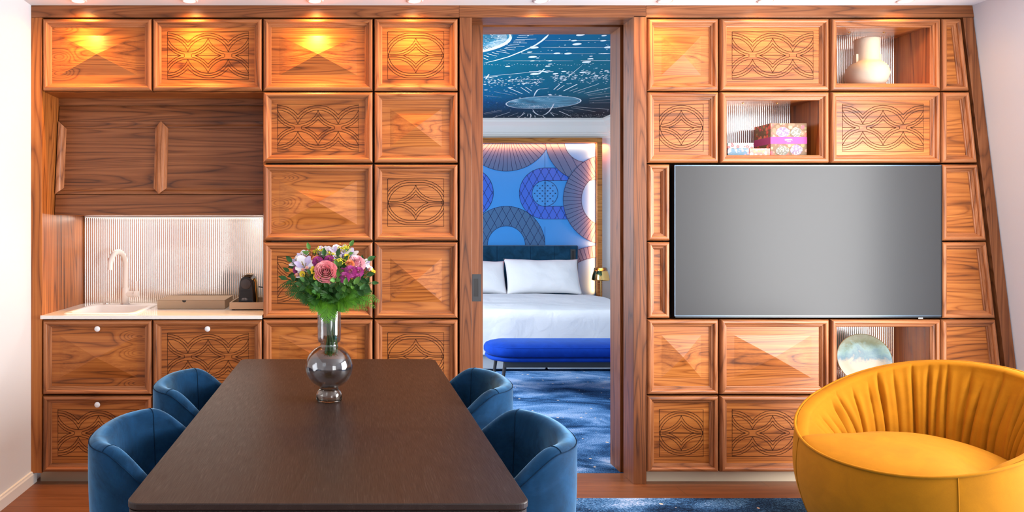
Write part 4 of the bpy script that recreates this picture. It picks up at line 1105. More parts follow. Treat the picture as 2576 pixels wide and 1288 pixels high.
lily(790, 680, 26, 'yellow freesia touching the left of the coral rose', YL, 'freesia', up=.0, open_=.8, push=.006)
lily(795, 697, 22, 'yellow freesia below the left of the coral rose', YL, 'freesia', up=-.2, open_=.7, push=.006)
lily(936, 684, 26, 'yellow freesia at the far right tip of the bouquet', YL, 'freesia', up=.0, open_=.6)
lily(872, 646, 24, 'yellow freesia at the upper right near the pale rose', YL, 'freesia', up=.3, open_=.5, push=.006)
def goldenrod(px, py, label):
    p = on_dome(px, py, .006); r = thing('goldenrod', label, 'flower', p, 'flowers of the bouquet'); m = MB()
    for i in range(60):
        q = p+Vector((rnd.gauss(0,.010), rnd.gauss(0,.008), rnd.gauss(0,.006)))
        m.lathe([(0,-.0022),(.002,-.001),(.0024,.0008),(0,.0024)], q, 6)
    m.build('bloom', M_GOLDEN, r)
    neck_stem(p-Vector((0,-.01,.01)), r)
goldenrod(855, 657, 'yellow goldenrod sprig right above the coral rose')
goldenrod(831, 641, 'yellow goldenrod sprig under the crown')
goldenrod(864, 624, 'yellow goldenrod sprig at the top of the crown')
goldenrod(800, 630, 'yellow goldenrod sprig at the upper left')
def berry(px, py, label):
    p = on_dome(px, py, .01); r = thing('hypericum_berry', label, 'berry', p, 'berries of the bouquet')
    MB().lathe([(0,-.0065),(.004,-.0055),(.0062,-.001),(.0055,.004),(.002,.0075),(0,.008)], p, 16, axis=outdir(p, .3)).build('berry', M_BERRY, r)
    neck_stem(p+Vector((0,.006,-.004)), r, r=.0011)
berry(747, 691, 'coral berry at the left edge of the bouquet'); berry(750, 716, 'coral berry hanging low at the left'); berry(930, 677, 'coral berry at the right edge of the bouquet')
berry(762, 679, 'coral berry under the left white bloom'); berry(772, 674, 'coral berry right of the left white bloom')
def bez(a, b, c, n):
    return [a*(1-t)**2+b*2*t*(1-t)+c*t*t for t in [i/n for i in range(n+1)]]
def fern(tip, label, mt, width=.05, droop=.02, push=.02, root=None, back=0.0):
    a = root or VC+Vector((rnd.uniform(-.015,.015), rnd.uniform(-.02,.0), .358)); t_ = P(tip[0], tip[1], VC.y-push)
    mid = (a+t_)/2+Vector((0,-.02+back,droop+.02))
    pts = bez(a, mid, t_, 26); r = thing('fern_frond', label, 'foliage', a, 'fern fronds of the bouquet')
    MB().tube(pts, [.0013*(1-.7*i/26) for i in range(27)], 5).build('stem', M_STEM, r)
    m = MB(); view = Vector((0,-1,.35)).normalized()
    for i in range(6, 26):
        f = i/26; tg = (pts[min(i+1,26)]-pts[i-1]).normalized(); side = tg.cross(view).normalized()
        L = width*math.sin(PI*min(1, .12+f*.86))**.75*(1-.25*f)
        for sg in (-1, 1):
            d = (side*sg+tg*.85+Vector((0,0,rnd.uniform(-.25,.1)))).normalized(); nn = d.cross(view).normalized(); w = L*.115
            p0 = pts[i]; v = []
            for k, (q, ww) in enumerate(((0,.35),(.25,1),(.5,.85),(.75,.55),(1,.03))):
                b = p0+d*L*q+Vector((0,0,-.12*L*q*q)); v += [b+nn*w*ww, b+view*.0015*(1-q), b-nn*w*ww]
            m.add(v, [(3*k+j, 3*k+j+1, 3*k+j+4, 3*k+j+3) for k in range(4) for j in (0,1)], 0, True)
    m.build('leaflets', mt, r)
fern((702,718), 'fern frond reaching furthest left', M_FERND, .040, .03, .03)
fern((716,738), 'fern frond at the lower left edge', M_FERND, .045, .02, .05)
fern((752,757), 'fern frond hanging lower left', M_FERND, .045, .02, .07)
fern((765,728), 'bright fern frond on the left front', M_FERN, .040, .04, .12)
fern((790,738), 'bright fern frond left of the vase neck', M_FERN, .05, .045, .13)
fern((787,788), 'bright fern frond drooping left over the vase neck', M_FERN, .05, .05, .09)
fern((822,815), 'bright fern frond hanging straight down before the vase neck', M_FERN, .055, .05, .085)
fern((841,812), 'bright fern frond hanging second before the vase neck', M_FERN, .04, .05, .08)
fern((875,788), 'fern frond hanging right of the vase neck', M_FERN, .045, .04, .08)
fern((865,786), 'small fern frond close to the right of the neck', M_FERN, .035, .03, .05)
fern((905,783), 'fern frond hanging lower right', M_FERN, .036, .04, .09)
fern((925,782), 'fern frond hanging at the far lower right', M_FERN, .034, .04, .08)
fern((945,776), 'fern frond drooping at the right edge', M_FERN, .036, .05, .08)
fern((956,760), 'fern frond reaching furthest right', M_FERN, .038, .05, .07)
fern((938,735), 'fern frond at the right middle', M_FERND, .042, .04, .07)
fern((900,745), 'bright fern frond on the right front', M_FERN, .042, .04, .13)
fern((870,745), 'fern frond right of centre front', M_FERND, .05, .04, .14)
fern((842,760), 'dark fern frond at the centre front', M_FERND, .045, .03, .12)
fern((820,750), 'dark fern frond in the middle of the collar', M_FERND, .045, .03, .13)
fern((935,712), 'dark fern frond behind the right blooms', M_FERND, .045, .03, .03)
fern((780,760), 'dark fern frond left under the collar', M_FERND, .045, .02, .10)
def sprig(tip, label, mt, nl=6, L=.030, push=.05, root=None):
    a = root or VC+Vector((rnd.uniform(-.015,.015), rnd.uniform(-.02,.01), .36)); t_ = on_dome(tip[0], tip[1], push)
    mid = (a+t_)/2+Vector((0,-.01,.03)); pts = bez(a, mid, t_, 16); r = thing('leafy_sprig', label, 'foliage', a, 'leafy sprigs of the bouquet')
    MB().tube(pts, .0013, 5).build('stem', M_STEMD, r)
    m = MB()
    for i in range(nl):
        f = .45+.55*i/(nl-1); k = min(16, int(f*16)); tg = (pts[k]-pts[k-1]).normalized()
        view = Vector((rnd.uniform(-.4,.4),-1,rnd.uniform(0,.7))).normalized(); side = tg.cross(view).normalized()
        sg = (-1)**i; d = (side*sg*(.9 if i < nl-1 else .1)+tg*.7).normalized(); nn = d.cross(view).normalized(); ll = L*rnd.uniform(.8,1.15)
        def fn(u, v, p0=pts[k], d=d, nn=nn, view=view, ll=ll):
            uu = (u-.5)*2; w = ll*.26*math.sin(PI*min(1, v**.75))
            return p0+d*ll*v+nn*w*uu-view*(-.08*ll*uu*uu+.12*ll*v*v)
        m.grid(fn, 4, 8)
    m.build('leaves', mt, r)
for tx, ty, lb, mt, ps in ((728,683,'leafy sprig at the left edge beside the chrysanthemums',M_LEAF,.0),(722,703,'leafy sprig low at the far left',M_LEAF,.0),(768,707,'leafy sprig under the left freesia',M_LEAF,.03),
    (782,690,'leafy sprig between the left freesias',M_LEAF,.015),(778,628,'leafy sprig peeping out at the upper left',M_LEAFL,.0),(815,645,'dark leafy sprig left of the crown',M_LEAF,.012),(852,668,'pale leafy sprig right of the coral rose',M_LEAFL,.02),
    (858,692,'pale leafy sprig at the right of the coral rose',M_LEAFL,.03),(846,700,'pale leafy sprig below the coral rose',M_LEAFL,.03),(866,655,'dark leafy sprig beside the goldenrod',M_LEAF,.0),(848,646,'dark leafy sprig under the crown blooms',M_LEAF,.008),
    (880,620,'leafy sprig sticking out at the top right',M_LEAFL,.0),(924,655,'leafy sprig at the right edge',M_LEAF,.0),(922,692,'dark leafy sprig under the right freesia',M_LEAF,.01),(934,712,'dark leafy sprig at the lower right',M_LEAF,.01),
    (900,715,'leafy sprig under the right chrysanthemum cluster',M_LEAFL,.03),(875,716,'leafy sprig below the chrysanthemum cluster',M_LEAFL,.04),(800,716,'dark leafy sprig below the left of the coral rose',M_LEAF,.03),(735,660,'leafy sprig at the upper left edge',M_LEAF,0),
    (830,722,'dark leafy sprig under the coral rose',M_LEAF,.02),(760,718,'dark leafy sprig at the lower left',M_LEAF,.02),(915,730,'dark leafy sprig right of the collar',M_LEAF,.03),(795,735,'dark leafy sprig left of the collar',M_LEAF,.03),(855,735,'dark leafy sprig in the middle of the collar',M_LEAF,.03)):
    sprig((tx, ty), lb, mt, 7, .034, ps)
# ------------------------------------------------------------------ bedroom
HB, YH = 2.772, 5.25
BX0, BX1 = -.40, 3.46
struct(MB().box(BX0-.1, BX1+.1, .178, YH+.1, -.08, 0), 'floor_bedroom', M_CARPET, 'blue galaxy patterned bedroom carpet')
M_SKYP = mat('night_sky_print', (.01,.10,.20), .7, spec=.08); t = NT(M_SKYP); v = t.obj(False)
sep = t.n('ShaderNodeSeparateXYZ'); t.l(v, sep.inputs[0])
n1 = t.noise(v, 1.1, 4, .6, .5); n2 = t.noise(v, 40, 4, .75)
k = t.math('ADD', t.math('MULTIPLY', sep.outputs[1], .17), t.math('MULTIPLY', t.math('SUBTRACT', sep.outputs[0], 2), .06))
k = t.math('ADD', k, t.math('MULTIPLY', t.math('SUBTRACT', n1, .5), .45))
c = t.ramp(k, [(.15, (.001,.10,.24)), (.35, (.0005,.115,.19)), (.58, (.0005,.10,.15)), (.76, (.003,.030,.055)), (.95, (.006,.012,.026))])
dx = t.math('DIVIDE', t.math('SUBTRACT', sep.outputs[0], 1.2), .85); dy = t.math('DIVIDE', t.math('SUBTRACT', sep.outputs[1], 3.75), 1.0)
g = t.math('POWER', 2.718, t.math('MULTIPLY', t.math('ADD', t.math('MULTIPLY', dx, dx), t.math('MULTIPLY', dy, dy)), -1.0))
g = t.math('MULTIPLY', g, t.math('ADD', .45, t.math('MULTIPLY', t.math('SUBTRACT', n2, .5), 3.2)), clamp=True)
t.l(t.mix(g, c, (.006,.13,.42)), t.b.inputs['Base Color'])
struct(MB().box(BX0-.1, BX1+.1, .345, YH+.1, HB, HB+.1), 'ceiling_bedroom', M_SKYP, 'teal night sky print on the bedroom ceiling')
M_BWALL = plaster('pale_bedroom_paint', (.72,.75,.78), 200)
struct(MB().box(BX0-.1, BX1+.1, YH, YH+.1, 0, HB), 'wall_bedroom_back', M_BWALL, 'pale bedroom wall behind the bed')
struct(MB().box(BX1, BX1+.1, .345, YH, 0, HB), 'wall_bedroom_right', M_BWALL, 'pale bedroom right wall')
m = MB(); m.box(BX0-.1, BX0, .345, 1.0, 0, HB); m.box(BX0-.1, BX0, 3.4, YH, 0, HB); m.box(BX0-.1, BX0, 1.0, 3.4, 0, .7); m.box(BX0-.1, BX0, 1.0, 3.4, 2.4, HB)
struct(m, 'wall_bedroom_left', M_BWALL, 'pale bedroom left wall')
window(4, [(BX0-.05,1.0,.7),(BX0-.05,3.4,.7),(BX0-.05,3.4,2.4),(BX0-.05,1.0,2.4)], .04, 'bedroom window in the left wall', (1,0,0))
m = MB(); m.box(BX0-.1, .676, .3455, .36, 0, HB); m.box(1.70, BX1, .3455, .36, 0, HB); m.box(.676, 1.70, .3455, .36, 2.602, HB)
struct(m, 'wall_bedroom_front', M_BWALL, 'pale bedroom side of the dividing wall')
def cornice():
    # moulded cornice along the back and right walls; mitred corner, its upper edge set in from the wall
    pr = [(0,-.235),(.020,-.235),(.022,-.215),(.034,-.205),(.034,-.190),(.046,-.183),(.046,-.168),(.060,-.160),(.075,-.135),(.105,-.085),(.150,-.045),(.155,-.020),(.175,-.016),(.175,0)]
    m = MB(); n = len(pr)
    for ring in range(3):
        for d, h in pr:
            if ring == 0: m.v.append((BX0, YH-d, HB+h))
            elif ring == 1: m.v.append((BX1-.10-d, YH-d, HB+h))
            else: m.v.append((BX1-.10-d, .36, HB+h))
    for ring in range(2):
        for i in range(n-1):
            m.f.append((ring*n+i, ring*n+i+1, (ring+1)*n+i+1, (ring+1)*n+i)); m.m.append(0); m.sm.append(False)
    m.box(BX1-.10, BX1, .36, YH, HB-.235, HB-.0005)
    return m
struct(cornice(), 'trim_14', M_CORN, 'white stepped cornice round the bedroom ceiling')
M_LINE = mat('white_ink', (.78,.86,.88), .55)
def sky_art():
    z0_ = HB-.0012; zk = [0]
    def nz(): zk[0] += 1; return z0_-2.0e-5*(zk[0] % 90)
    z = z0_
    def c(px, py): d = (VY-py)/(HB-EYE); s = FPX/(FPX/d) ; yy = FPX*(HB-EYE)/(VY-py)-DIST; s = FPX/(DIST+yy); return Vector(((px-VX)/s, yy))
    def line(m, pts, w):
        q = [c(*p) for p in pts]; n = len(q); vs = []; z = nz(); w *= .62
        for i, p in enumerate(q):
            d = q[min(i+1,n-1)]-q[max(i-1,0)]; d.normalize(); nn = Vector((-d.y, d.x))*w/2
            e = 1 if 0 < i < n-1 or n < 3 else .35
            vs += [(p.x+nn.x*e, p.y+nn.y*e, z), (p.x-nn.x*e, p.y-nn.y*e, z)]
        m.add(vs, [(2*i,2*i+1,2*i+3,2*i+2) for i in range(n-1)])
    def arc(p0, p1, bulge, n=10):
        a, b = Vector(p0), Vector(p1); d = b-a; nn = Vector((-d.y, d.x)); return [tuple(a+d*t_+nn*bulge*4*t_*(1-t_)) for t_ in [i/n for i in range(n+1)]]
    k = 1932/360; Z = lambda x, y: (1200+x/k, 70+y/k)
    m = MB()
    for pts, w in (([(92,475),(250,438),(420,390),(560,335),(700,275),(800,225),(880,170),(930,125),(965,88)], .030),
        ([(915,168),(1300,168),(1797,170)], .016), ([(870,261),(1300,262),(1797,262)], .016), ([(600,348),(1160,349)], .016), ([(1280,346),(1600,347)], .010), ([(1640,347),(1720,345),(1797,346)], .05), ([(350,443),(800,442),(1300,442)], .016), ([(1400,440),(1797,440)], .016),
        ([(90,655),(400,628),(700,600),(880,588)], .020), ([(705,587),(1030,590)], .026), ([(840,620),(910,553)], .022), ([(835,572),(960,605)], .026), ([(830,600),(985,572)], .026), ([(118,692),(160,626)], .018), ([(90,668),(280,656)], .026), ([(100,648),(220,678)], .02),
        ([(1170,695),(1300,600),(1415,507)], .010), ([(1040,700),(1090,660)], .008), ([(440,697),(915,697)], .014), ([(790,772),(850,720)], .006),
        ([(768,925),(785,880),(815,838),(850,822),(905,820),(968,812)], .022), ([(752,1100),(775,1140),(820,1172),(880,1182),(925,1165),(975,1125),(1015,1070),(1040,1020)], .026), ([(975,893),(1000,910)], .05)):
        line(m, [Z(*p) for p in pts], w)
    # rays of the two planets
    for x0,y0,x1,y1,w in ((420,806,612,888,.02),(590,800,710,878,.014),(655,797,742,852,.014),(1035,832,1115,760,.014),(1080,838,1180,772,.014),(1168,850,1350,760,.024),(1250,853,1362,810,.012),(1300,868,1625,760,.014),(1365,878,1460,848,.010),
        (1445,882,1797,805,.02),(1480,900,1690,868,.010),(1500,915,1797,880,.010),(1520,952,1797,920,.014),(1510,985,1797,965,.010),(1520,1012,1797,1010,.012),(1300,1062,1780,1098,.016),(1270,1075,1600,1130,.010),(1165,1100,1300,1122,.010),(1110,1122,1260,1188,.018),
        (90,1152,340,1108,.014),(100,1165,330,1125,.008),(215,1210,445,1135,.016),(420,1195,555,1145,.010),(550,1217,648,1148,.014),(600,1180,640,1130,.008),(990,1142,1040,1190,.014),(1000,1140,1090,1170,.010),(230,858,480,905,.008),(440,865,540,898,.008),(100,910,330,935,.008),
        (890,1192,925,1215,.018),(780,1180,785,1205,.014),(690,1155,680,1190,.012)):
        line(m, [Z(x0,y0), Z(x1,y1)], w)
    line(m, [Z(*p) for p in arc((712,1155),(715,1212),-.25)], .02)
    for a0, b0, a1, b1 in ((540,125,680,122),(520,155,800,147),(495,175,645,172),(490,198,675,200),(440,215,570,222),(420,235,640,248),(385,258,500,265),(370,275,510,295),(310,290,395,310),(260,310,440,340),(205,328,295,350),(150,348,270,378),(95,365,160,388),(90,402,148,428),(560,100,760,90)):
        line(m, [Z(a0,b0), Z(a1,b1)], .014)
    def disc(m, q, r_, n=12):
        z = nz(); m.add([(q.x+r_*math.cos(2*PI*i/n), q.y+r_*math.sin(2*PI*i/n), z) for i in range(n)], [tuple(range(n))])
    rr = random.Random(3)
    for x,y,r_ in ((1350,215,.034),(770,262,.034),(1395,90,.03),(1715,100,.018),(1312,167,.022),(1705,168,.022),(710,323,.02),(750,388,.034),(748,441,.02),(985,440,.02),(955,513,.022),(415,515,.022),(1478,457,.036),(1530,413,.024),(1540,378,.014),(1060,614,.024),(1172,584,.022),(1155,650,.022),(1432,599,.032),
        (1510,596,.018),(1612,643,.018),(1748,573,.018),(780,621,.042),(985,487,.016),(1078,342,.026),(1228,345,.03),(450,806,.024),(120,837,.018),(398,853,.016),(1125,911,.016),(165,716,.014),(580,945,.014),(820,405,.012),(1778,260,.034),(955,1223,.02),(552,1192,.014),(650,1205,.014),(498,1217,.014),(1740,675,.016),(623,750,.014)):
        disc(m, c(*Z(x, y)), r_)
    for i in range(150): disc(m, c(*Z(rr.uniform(95, 900), rr.gauss(720, 32))), rr.uniform(.006, .012), 6)
    for i in range(170): disc(m, c(*Z(rr.uniform(1000, 1790), rr.gauss(670, 45))), rr.uniform(.006, .013), 6)
    for i in range(60): disc(m, c(*Z(rr.uniform(95, 1790), rr.uniform(100, 560))), rr.uniform(.004, .008), 6)
    for i in range(40): disc(m, c(*Z(95+38*i+rr.uniform(-8,8), 490+rr.uniform(-14,14))), rr.uniform(.004, .007), 6)
    for i in range(45): disc(m, c(*Z(rr.uniform(95, 1790), rr.uniform(780, 1210))), rr.uniform(.005, .010), 6)
    for i in range(110): disc(m, c(*Z(rr.uniform(1150, 1790), min(1225, rr.gauss(1190, 22)))), .006, 5)
    # near planet: outline and contour squiggles
    pc = c(1366, 258); R_ = .395
    ring = [(pc.x+R_*math.cos(2*PI*i/64), pc.y+R_*math.sin(2*PI*i/64)) for i in range(65)]
    vs = []
    for x, y in ring:
        d = Vector((x-pc.x, y-pc.y)).normalized(); vs += [(x+d.x*.007, y+d.y*.007, z), (x-d.x*.007, y-d.y*.007, z)]
    m.add(vs, [(2*i,2*i+1,2*i+3,2*i+2) for i in range(64)])
    for (x, y) in ((480,1025),(560,1060),(560,1020),(640,1035),(700,1070),(760,1040),(820,1065),(880,1040),(930,1068),(620,1075),(1000,1075),(860,1085),(1090,1045)):
        line(m, [Z(x+14*j, y+(9 if j % 2 else -6)+rr.uniform(-3,3)) for j in range(7)], .010)
    m.build('star_lines', M_LINE, None)
    o = m2 = None
    lines = bpy.data.objects['star_lines']
    lines.parent = bpy.data.objects['ceiling_bedroom']; lines['kind'] = 'structure'
    M_PL = mat('planet_print', (.1,.3,.4), .55); t = NT(M_PL); v = t.obj(False)
    f = t.noise(t.vmath('MULTIPLY', v, (2.6, 4.5, 1)), 1, 7, .68, .9)
    t.l(t.ramp(f, [(.36, (.004,.08,.15)), (.48, (.02,.22,.34)), (.58, (.10,.34,.48)), (.70, (.60,.74,.80))]), t.b.inputs['Base Color'])
    p = MB(); zz = HB-.0006
    p.add([(pc.x+.388*math.cos(2*PI*i/64), pc.y+.388*math.sin(2*PI*i/64), zz) for i in range(64)], [tuple(range(64))])
    c2 = Vector((.73, 1.37)); p.add([(c2.x+.47*math.cos(2*PI*i/64), c2.y+.47*math.sin(2*PI*i/64), zz) for i in range(64)], [tuple(range(64))])
    o = p.build('planet_discs', M_PL, bpy.data.objects['ceiling_bedroom']); o['kind'] = 'structure'
    q = MB()
    vs = []
    for i in range(49):
        a = -.9+2.9*i/48; wd = .012+.05*max(0, math.sin((a+.3)*1.3))
        for s in (-1, 1): r_ = .455+s*wd/2; vs.append((c2.x+r_*math.cos(a), c2.y+r_*math.sin(a), z))
    q.add(vs, [(2*i,2*i+1,2*i+3,2*i+2) for i in range(48)])
    for i in range(40):
        a = -.6+2.2*i/39; r0 = .36+rr.uniform(-.03,.03); r1 = .43
        da = .05; q.add([(c2.x+r0*math.cos(a), c2.y+r0*math.sin(a), z), (c2.x+r1*math.cos(a+da), c2.y+r1*math.sin(a+da), z), (c2.x+r1*math.cos(a+da+.02), c2.y+r1*math.sin(a+da+.02), z), (c2.x+r0*math.cos(a+.012), c2.y+r0*math.sin(a+.012), z)], [(0,1,2,3)])
    for i in range(160):
        a = rr.uniform(-.8, 1.9); r_ = .45*math.sqrt(rr.uniform(.1, .9)); disc(q, Vector((c2.x+r_*math.cos(a), c2.y+r_*math.sin(a))), rr.uniform(.003,.007), 5)
    o = q.build('planet_lines', M_LINE, bpy.data.objects['ceiling_bedroom']); o['kind'] = 'structure'
sky_art()
# mural with lit walnut frame
def mural():
    S1 = FPX/(DIST+YH-.02)
    def g(px, py): return Vector(((px-VX)/S1, EYE-(py-VY)/S1))
    x0, x1, z0, z1 = .55, g(1498,0).x, .45, g(0,360.5).y
    root = thing('wall_mural', 'framed blue geometric mural panel lit from behind its walnut frame over the bed', 'mural', ((x0+x1)/2, YH, z0))
    yb = YH-.02
    cols = dict(sky=(.050,.29,.74), slate=(.058,.150,.31), plum=(.045,.145,.66), line=(.010,.025,.10))
    mm = {k: mat('mural_'+k, c, .6, spec=.25) for k, c in cols.items()}
    MB().box(x0,x1,yb,YH-.001,z0,z1).build('backing_panel', mm['sky'], root)
    def clip(poly):
        for ax, lim, sg in ((0,x0,1),(0,x1,-1),(1,z0,1),(1,z1,-1)):
            out = []
            for i in range(len(poly)):
                a, b = poly[i-1], poly[i]; da, db = (a[ax]-lim)*sg, (b[ax]-lim)*sg
                if (da >= 0) != (db >= 0):
                    t_ = da/(da-db); out.append((a[0]+(b[0]-a[0])*t_, a[1]+(b[1]-a[1])*t_))
                if db >= 0: out.append(b)
            poly = out
            if len(poly) < 3: return []
        return poly
    def put(m, poly, y):
        q = clip(poly)
        if q: m.add([(a,y,b) for a,b in q], [tuple(range(len(q)))])
    def ringq(m, c, r0, r1, y, a0=0, a1=360, n=120):
        for i in range(n):
            A, B_ = math.radians(a0+(a1-a0)*i/n), math.radians(a0+(a1-a0)*(i+1)/n)
            q = [(c.x+r1*math.cos(A), c.y+r1*math.sin(A)), (c.x+r1*math.cos(B_), c.y+r1*math.sin(B_))]
            q += [(c.x+r0*math.cos(B_), c.y+r0*math.sin(B_)), (c.x+r0*math.cos(A), c.y+r0*math.sin(A))] if r0 > 0 else [(c.x, c.y)]
            put(m, q, y)
    def seg(m, a, b, w, y):
        d = (b-a)
        if d.length < 1e-6: return
        d.normalize(); nn = Vector((-d.y, d.x))*w/2
        put(m, [tuple(a+nn), tuple(b+nn), tuple(b-nn), tuple(a-nn)], y)
    px = 1/S1; lw = 1.0*px
    shapes = [  # name, centre, r0, r1, colour, style
        ('fan', g(1273.6,312), 0, 118.6*px, 'slate', 'rays'),
        ('arch', g(1273.6,616), 47.5*px, 97*px, 'slate', 'diamonds'),
        ('oval_band', g(1370.6,486.7), 32.4*px, 64.3*px, 'plum', 'diamonds'),
        ('disc', g(1178,485), 0, 62.5*px, 'plum', 'diamonds'),
        ('corner_ring', g(1473.5,353), 55*px, 101.5*px, 'slate', 'slats'),
        ('sunburst_ring', g(1529.4,502.6), 67.6*px, 113*px, 'slate', 'rays'),
        ('low_ring', g(1507,758), 111*px, 140*px, 'slate', 'rays'),
        ('fan', g(1080,312), 0, 90*px, 'slate', 'rays')]
    def inside(sh, p):
        n_, c, r0, r1, _, _ = sh; d = (p-c).length
        if n_ == 'oval_band' and p.x > c.x: dz = abs(p.y-c.y); return r0 <= dz <= r1
        return r0 <= d <= r1
    for k, sh in enumerate(shapes):
        n_, c, r0, r1, co, style = sh; y = yb-.0015*(k+1); yl = y-.0006
        m = MB(); l = MB()
        if n_ == 'oval_band':
            ringq(m, c, r0, r1, y, 90, 270, 80); xe = g(1430,0).x
            for s in (1, -1):
                a, b = sorted((c.y+s*r0, c.y+s*r1)); put(m, [(c.x,a),(xe,a),(xe,b),(c.x,b)], y)
                for rr_ in (r0, r1): seg(l, Vector((c.x,c.y+s*rr_)), Vector((xe,c.y+s*rr_)), lw, yl)
            ringq(l, c, r0-lw/2, r0+lw/2, yl); ringq(l, c, r1-lw/2, r1+lw/2, yl, 90, 270)
        else:
            ringq(m, c, r0, r1, y)
            ringq(l, c, r1-lw/2, r1+lw/2, yl)
            if r0 > 0: ringq(l, c, r0-lw/2, r0+lw/2, yl)
        later = shapes[k+1:]
        if style == 'rays':
            st = {'fan': 6, 'sunburst_ring': 6.0, 'low_ring': 4.2}[n_]; a = 0
            while a < 360:
                A = math.radians(a+1.5); d = Vector((math.cos(A), math.sin(A))); seg(l, c+d*max(r0, .02), c+d*r1, lw, yl); a += st
        else:
            dirs = ((.55,1),(-.55,1)) if style == 'diamonds' else ((.52,-1),)
            sp = 17.5*px if style == 'diamonds' else 17*px
            for dv in dirs:
                d = Vector(dv).normalized(); nn = Vector((-d.y, d.x)); N = int(r1*2.2/sp)+2
                for i in range(-N, N+1):
                    o = c+nn*(i*sp); run = None; step = .006
                    L = int(r1*2.6/step)
                    for j in range(-L, L+1):
                        p = o+d*(j*step); ok = inside(sh, p) and p.x < g(1430,0).x+(9 if n_ != 'oval_band' else 0)
                        if ok and run is None: run = p
                        if not ok and run is not None: seg(l, run, p, lw, yl); run = None
        pm = m.build(n_, mm[co], root); l.build('inlay_lines', mm['line'], pm)
    l = MB(); c = shapes[2][1]
    for i in range(-5, 6):
        for j in range(-5, 6):
            if (i+j) % 2: continue
            p = c+Vector((i*6.5*px, j*6.5*px))
            if (p-c).length < 29*px:
                for s in (1, -1): seg(l, p+Vector((-1.6*px, -1.6*px*s)), p+Vector((1.6*px, 1.6*px*s)), .8*px, yb-.0072)
    for a, b in ((340, 422), (550, 620)): seg(l, g(1370.6, a+20), g(1370.6, b), lw*.8, yb-.0008)
    seg(l, g(1370.6, 454), g(1370.6, 519), lw, yb-.0072)
    l.build('cross_stitches', mm['line'], root)
    fr = MB(); w = .062; f0, f1 = YH-.085, YH-.001
    gx = x1+.002
    fr.box(gx, gx+w, f0, f1, z0, z1+w+.002); fr.box(x0, gx, f0, f1, z1+.002, z1+w+.002)
    fr.build('frame', wood('golden_walnut_frame', 'X', (.10,.03,.006), (.40,.15,.03), (.55,.26,.07)), root, bevel=.002)
    area('led_strip_top', ((x0+x1)/2+.3, YH-.060, z1-.006), (0,.75,-1), 2.3, .015, 17, (1,.15,.03), math.radians(115))
    o = area('led_strip_side', (x1-.006, YH-.060, z1-.95), (-1,.75,0), .015, 1.9, 19, (1,.15,.03), math.radians(115))
    o.rotation_euler = (Matrix(((0,0,0),(0,0,0),(0,0,0))).to_euler())
    zax = -Vector((-1,.75,0)).normalized(); yax = Vector((0,0,1)); xax = yax.cross(zax)
    o.rotation_euler = Matrix((xax, yax, zax)).transposed().to_euler()
mural()
def bed():
    r = thing('bed', 'double bed with white bedding and grey split base', 'bed', (1.94, 4.1, 0))
    b0, b1, y0, y1 = .94, 2.94, 3.08, 5.10
    for x0, x1 in ((b0, 1.93), (1.95, b1)): MB().box(x0, x1, y0, y1, .02, .30).build('base_half', M_BASE, r, bevel=.012, seg=3)
    MB().box(b0+.01,b1-.01,y0+.01,y1,.301,.54).build('mattress', M_LINEN, r, bevel=.05, seg=4)
    def duvet(u, v):
        # u across, v from pillow end over the foot and down
        L1 = 1.62; drop = .33; rad = .10; x = (u-.5)*2*1.055
        s_ = v*(L1+rad*1.57+drop)
        if s_ < L1: y, z = y0+L1+.02-s_, .600
        elif s_ < L1+rad*1.57: a = (s_-L1)/rad; y, z = y0+.02-rad*math.sin(a)*.6, .600-rad*(1-math.cos(a))
        else: y, z = y0+.02-rad*.6, .600-rad-(s_-L1-rad*1.57)
        e = abs(x)/1.055
        z += .035*math.sin(min(1, v*2.4)*PI)*(1-e**4)
        z += .010*mnoise.noise(Vector((x*2.2, y*3.1, z*2)))+.005*mnoise.noise(Vector((x*7, y*9, z*3)))
        if e > .93: z -= (e-.93)/.07*.05+.0
        y -= .012*mnoise.noise(Vector((x*3.5, 1.7, z*2)))
        return Vector((1.94+x, y, z))
    MB().grid(duvet, 90, 80).build('duvet', M_LINEN, r)
    m = MB()
    for sx_ in (-1, 1):
        m.grid(lambda u, v: Vector((1.94+sx_*(1.055+.006*math.sin(u*20)), y0+.02+1.60*u, .555-.33*v)), 30, 4)
    m.build('duvet_side', M_LINEN, r)
    hb = MB().box(.55, 2.905, YH-.125, YH-.0305, .25, 1.178).build('headboard', M_HEADB, r, bevel=.02, seg=4)
    s_ = MB()
    for x in (.62, 1.04, 1.46, 1.88, 2.30, 2.60): s_.box(x-.002, x+.002, YH-.127, YH-.1255, .3, 1.165)
    s_.build('seam', M_BLUES, hb)
    a, b = P(1435, 658, YH-.125), P(1447.5, 627, YH-.125)
    f = MB(); f.box(a.x, b.x, YH-.133, YH-.1255, a.z, b.z); fo = f.build('light_switch_plate', M_METALD, hb, bevel=.001)
    MB().box(a.x+.016, b.x-.016, YH-.1345, YH-.1332, a.z+.02, b.z-.02).build('switch', M_BLACK, fo)
bed()
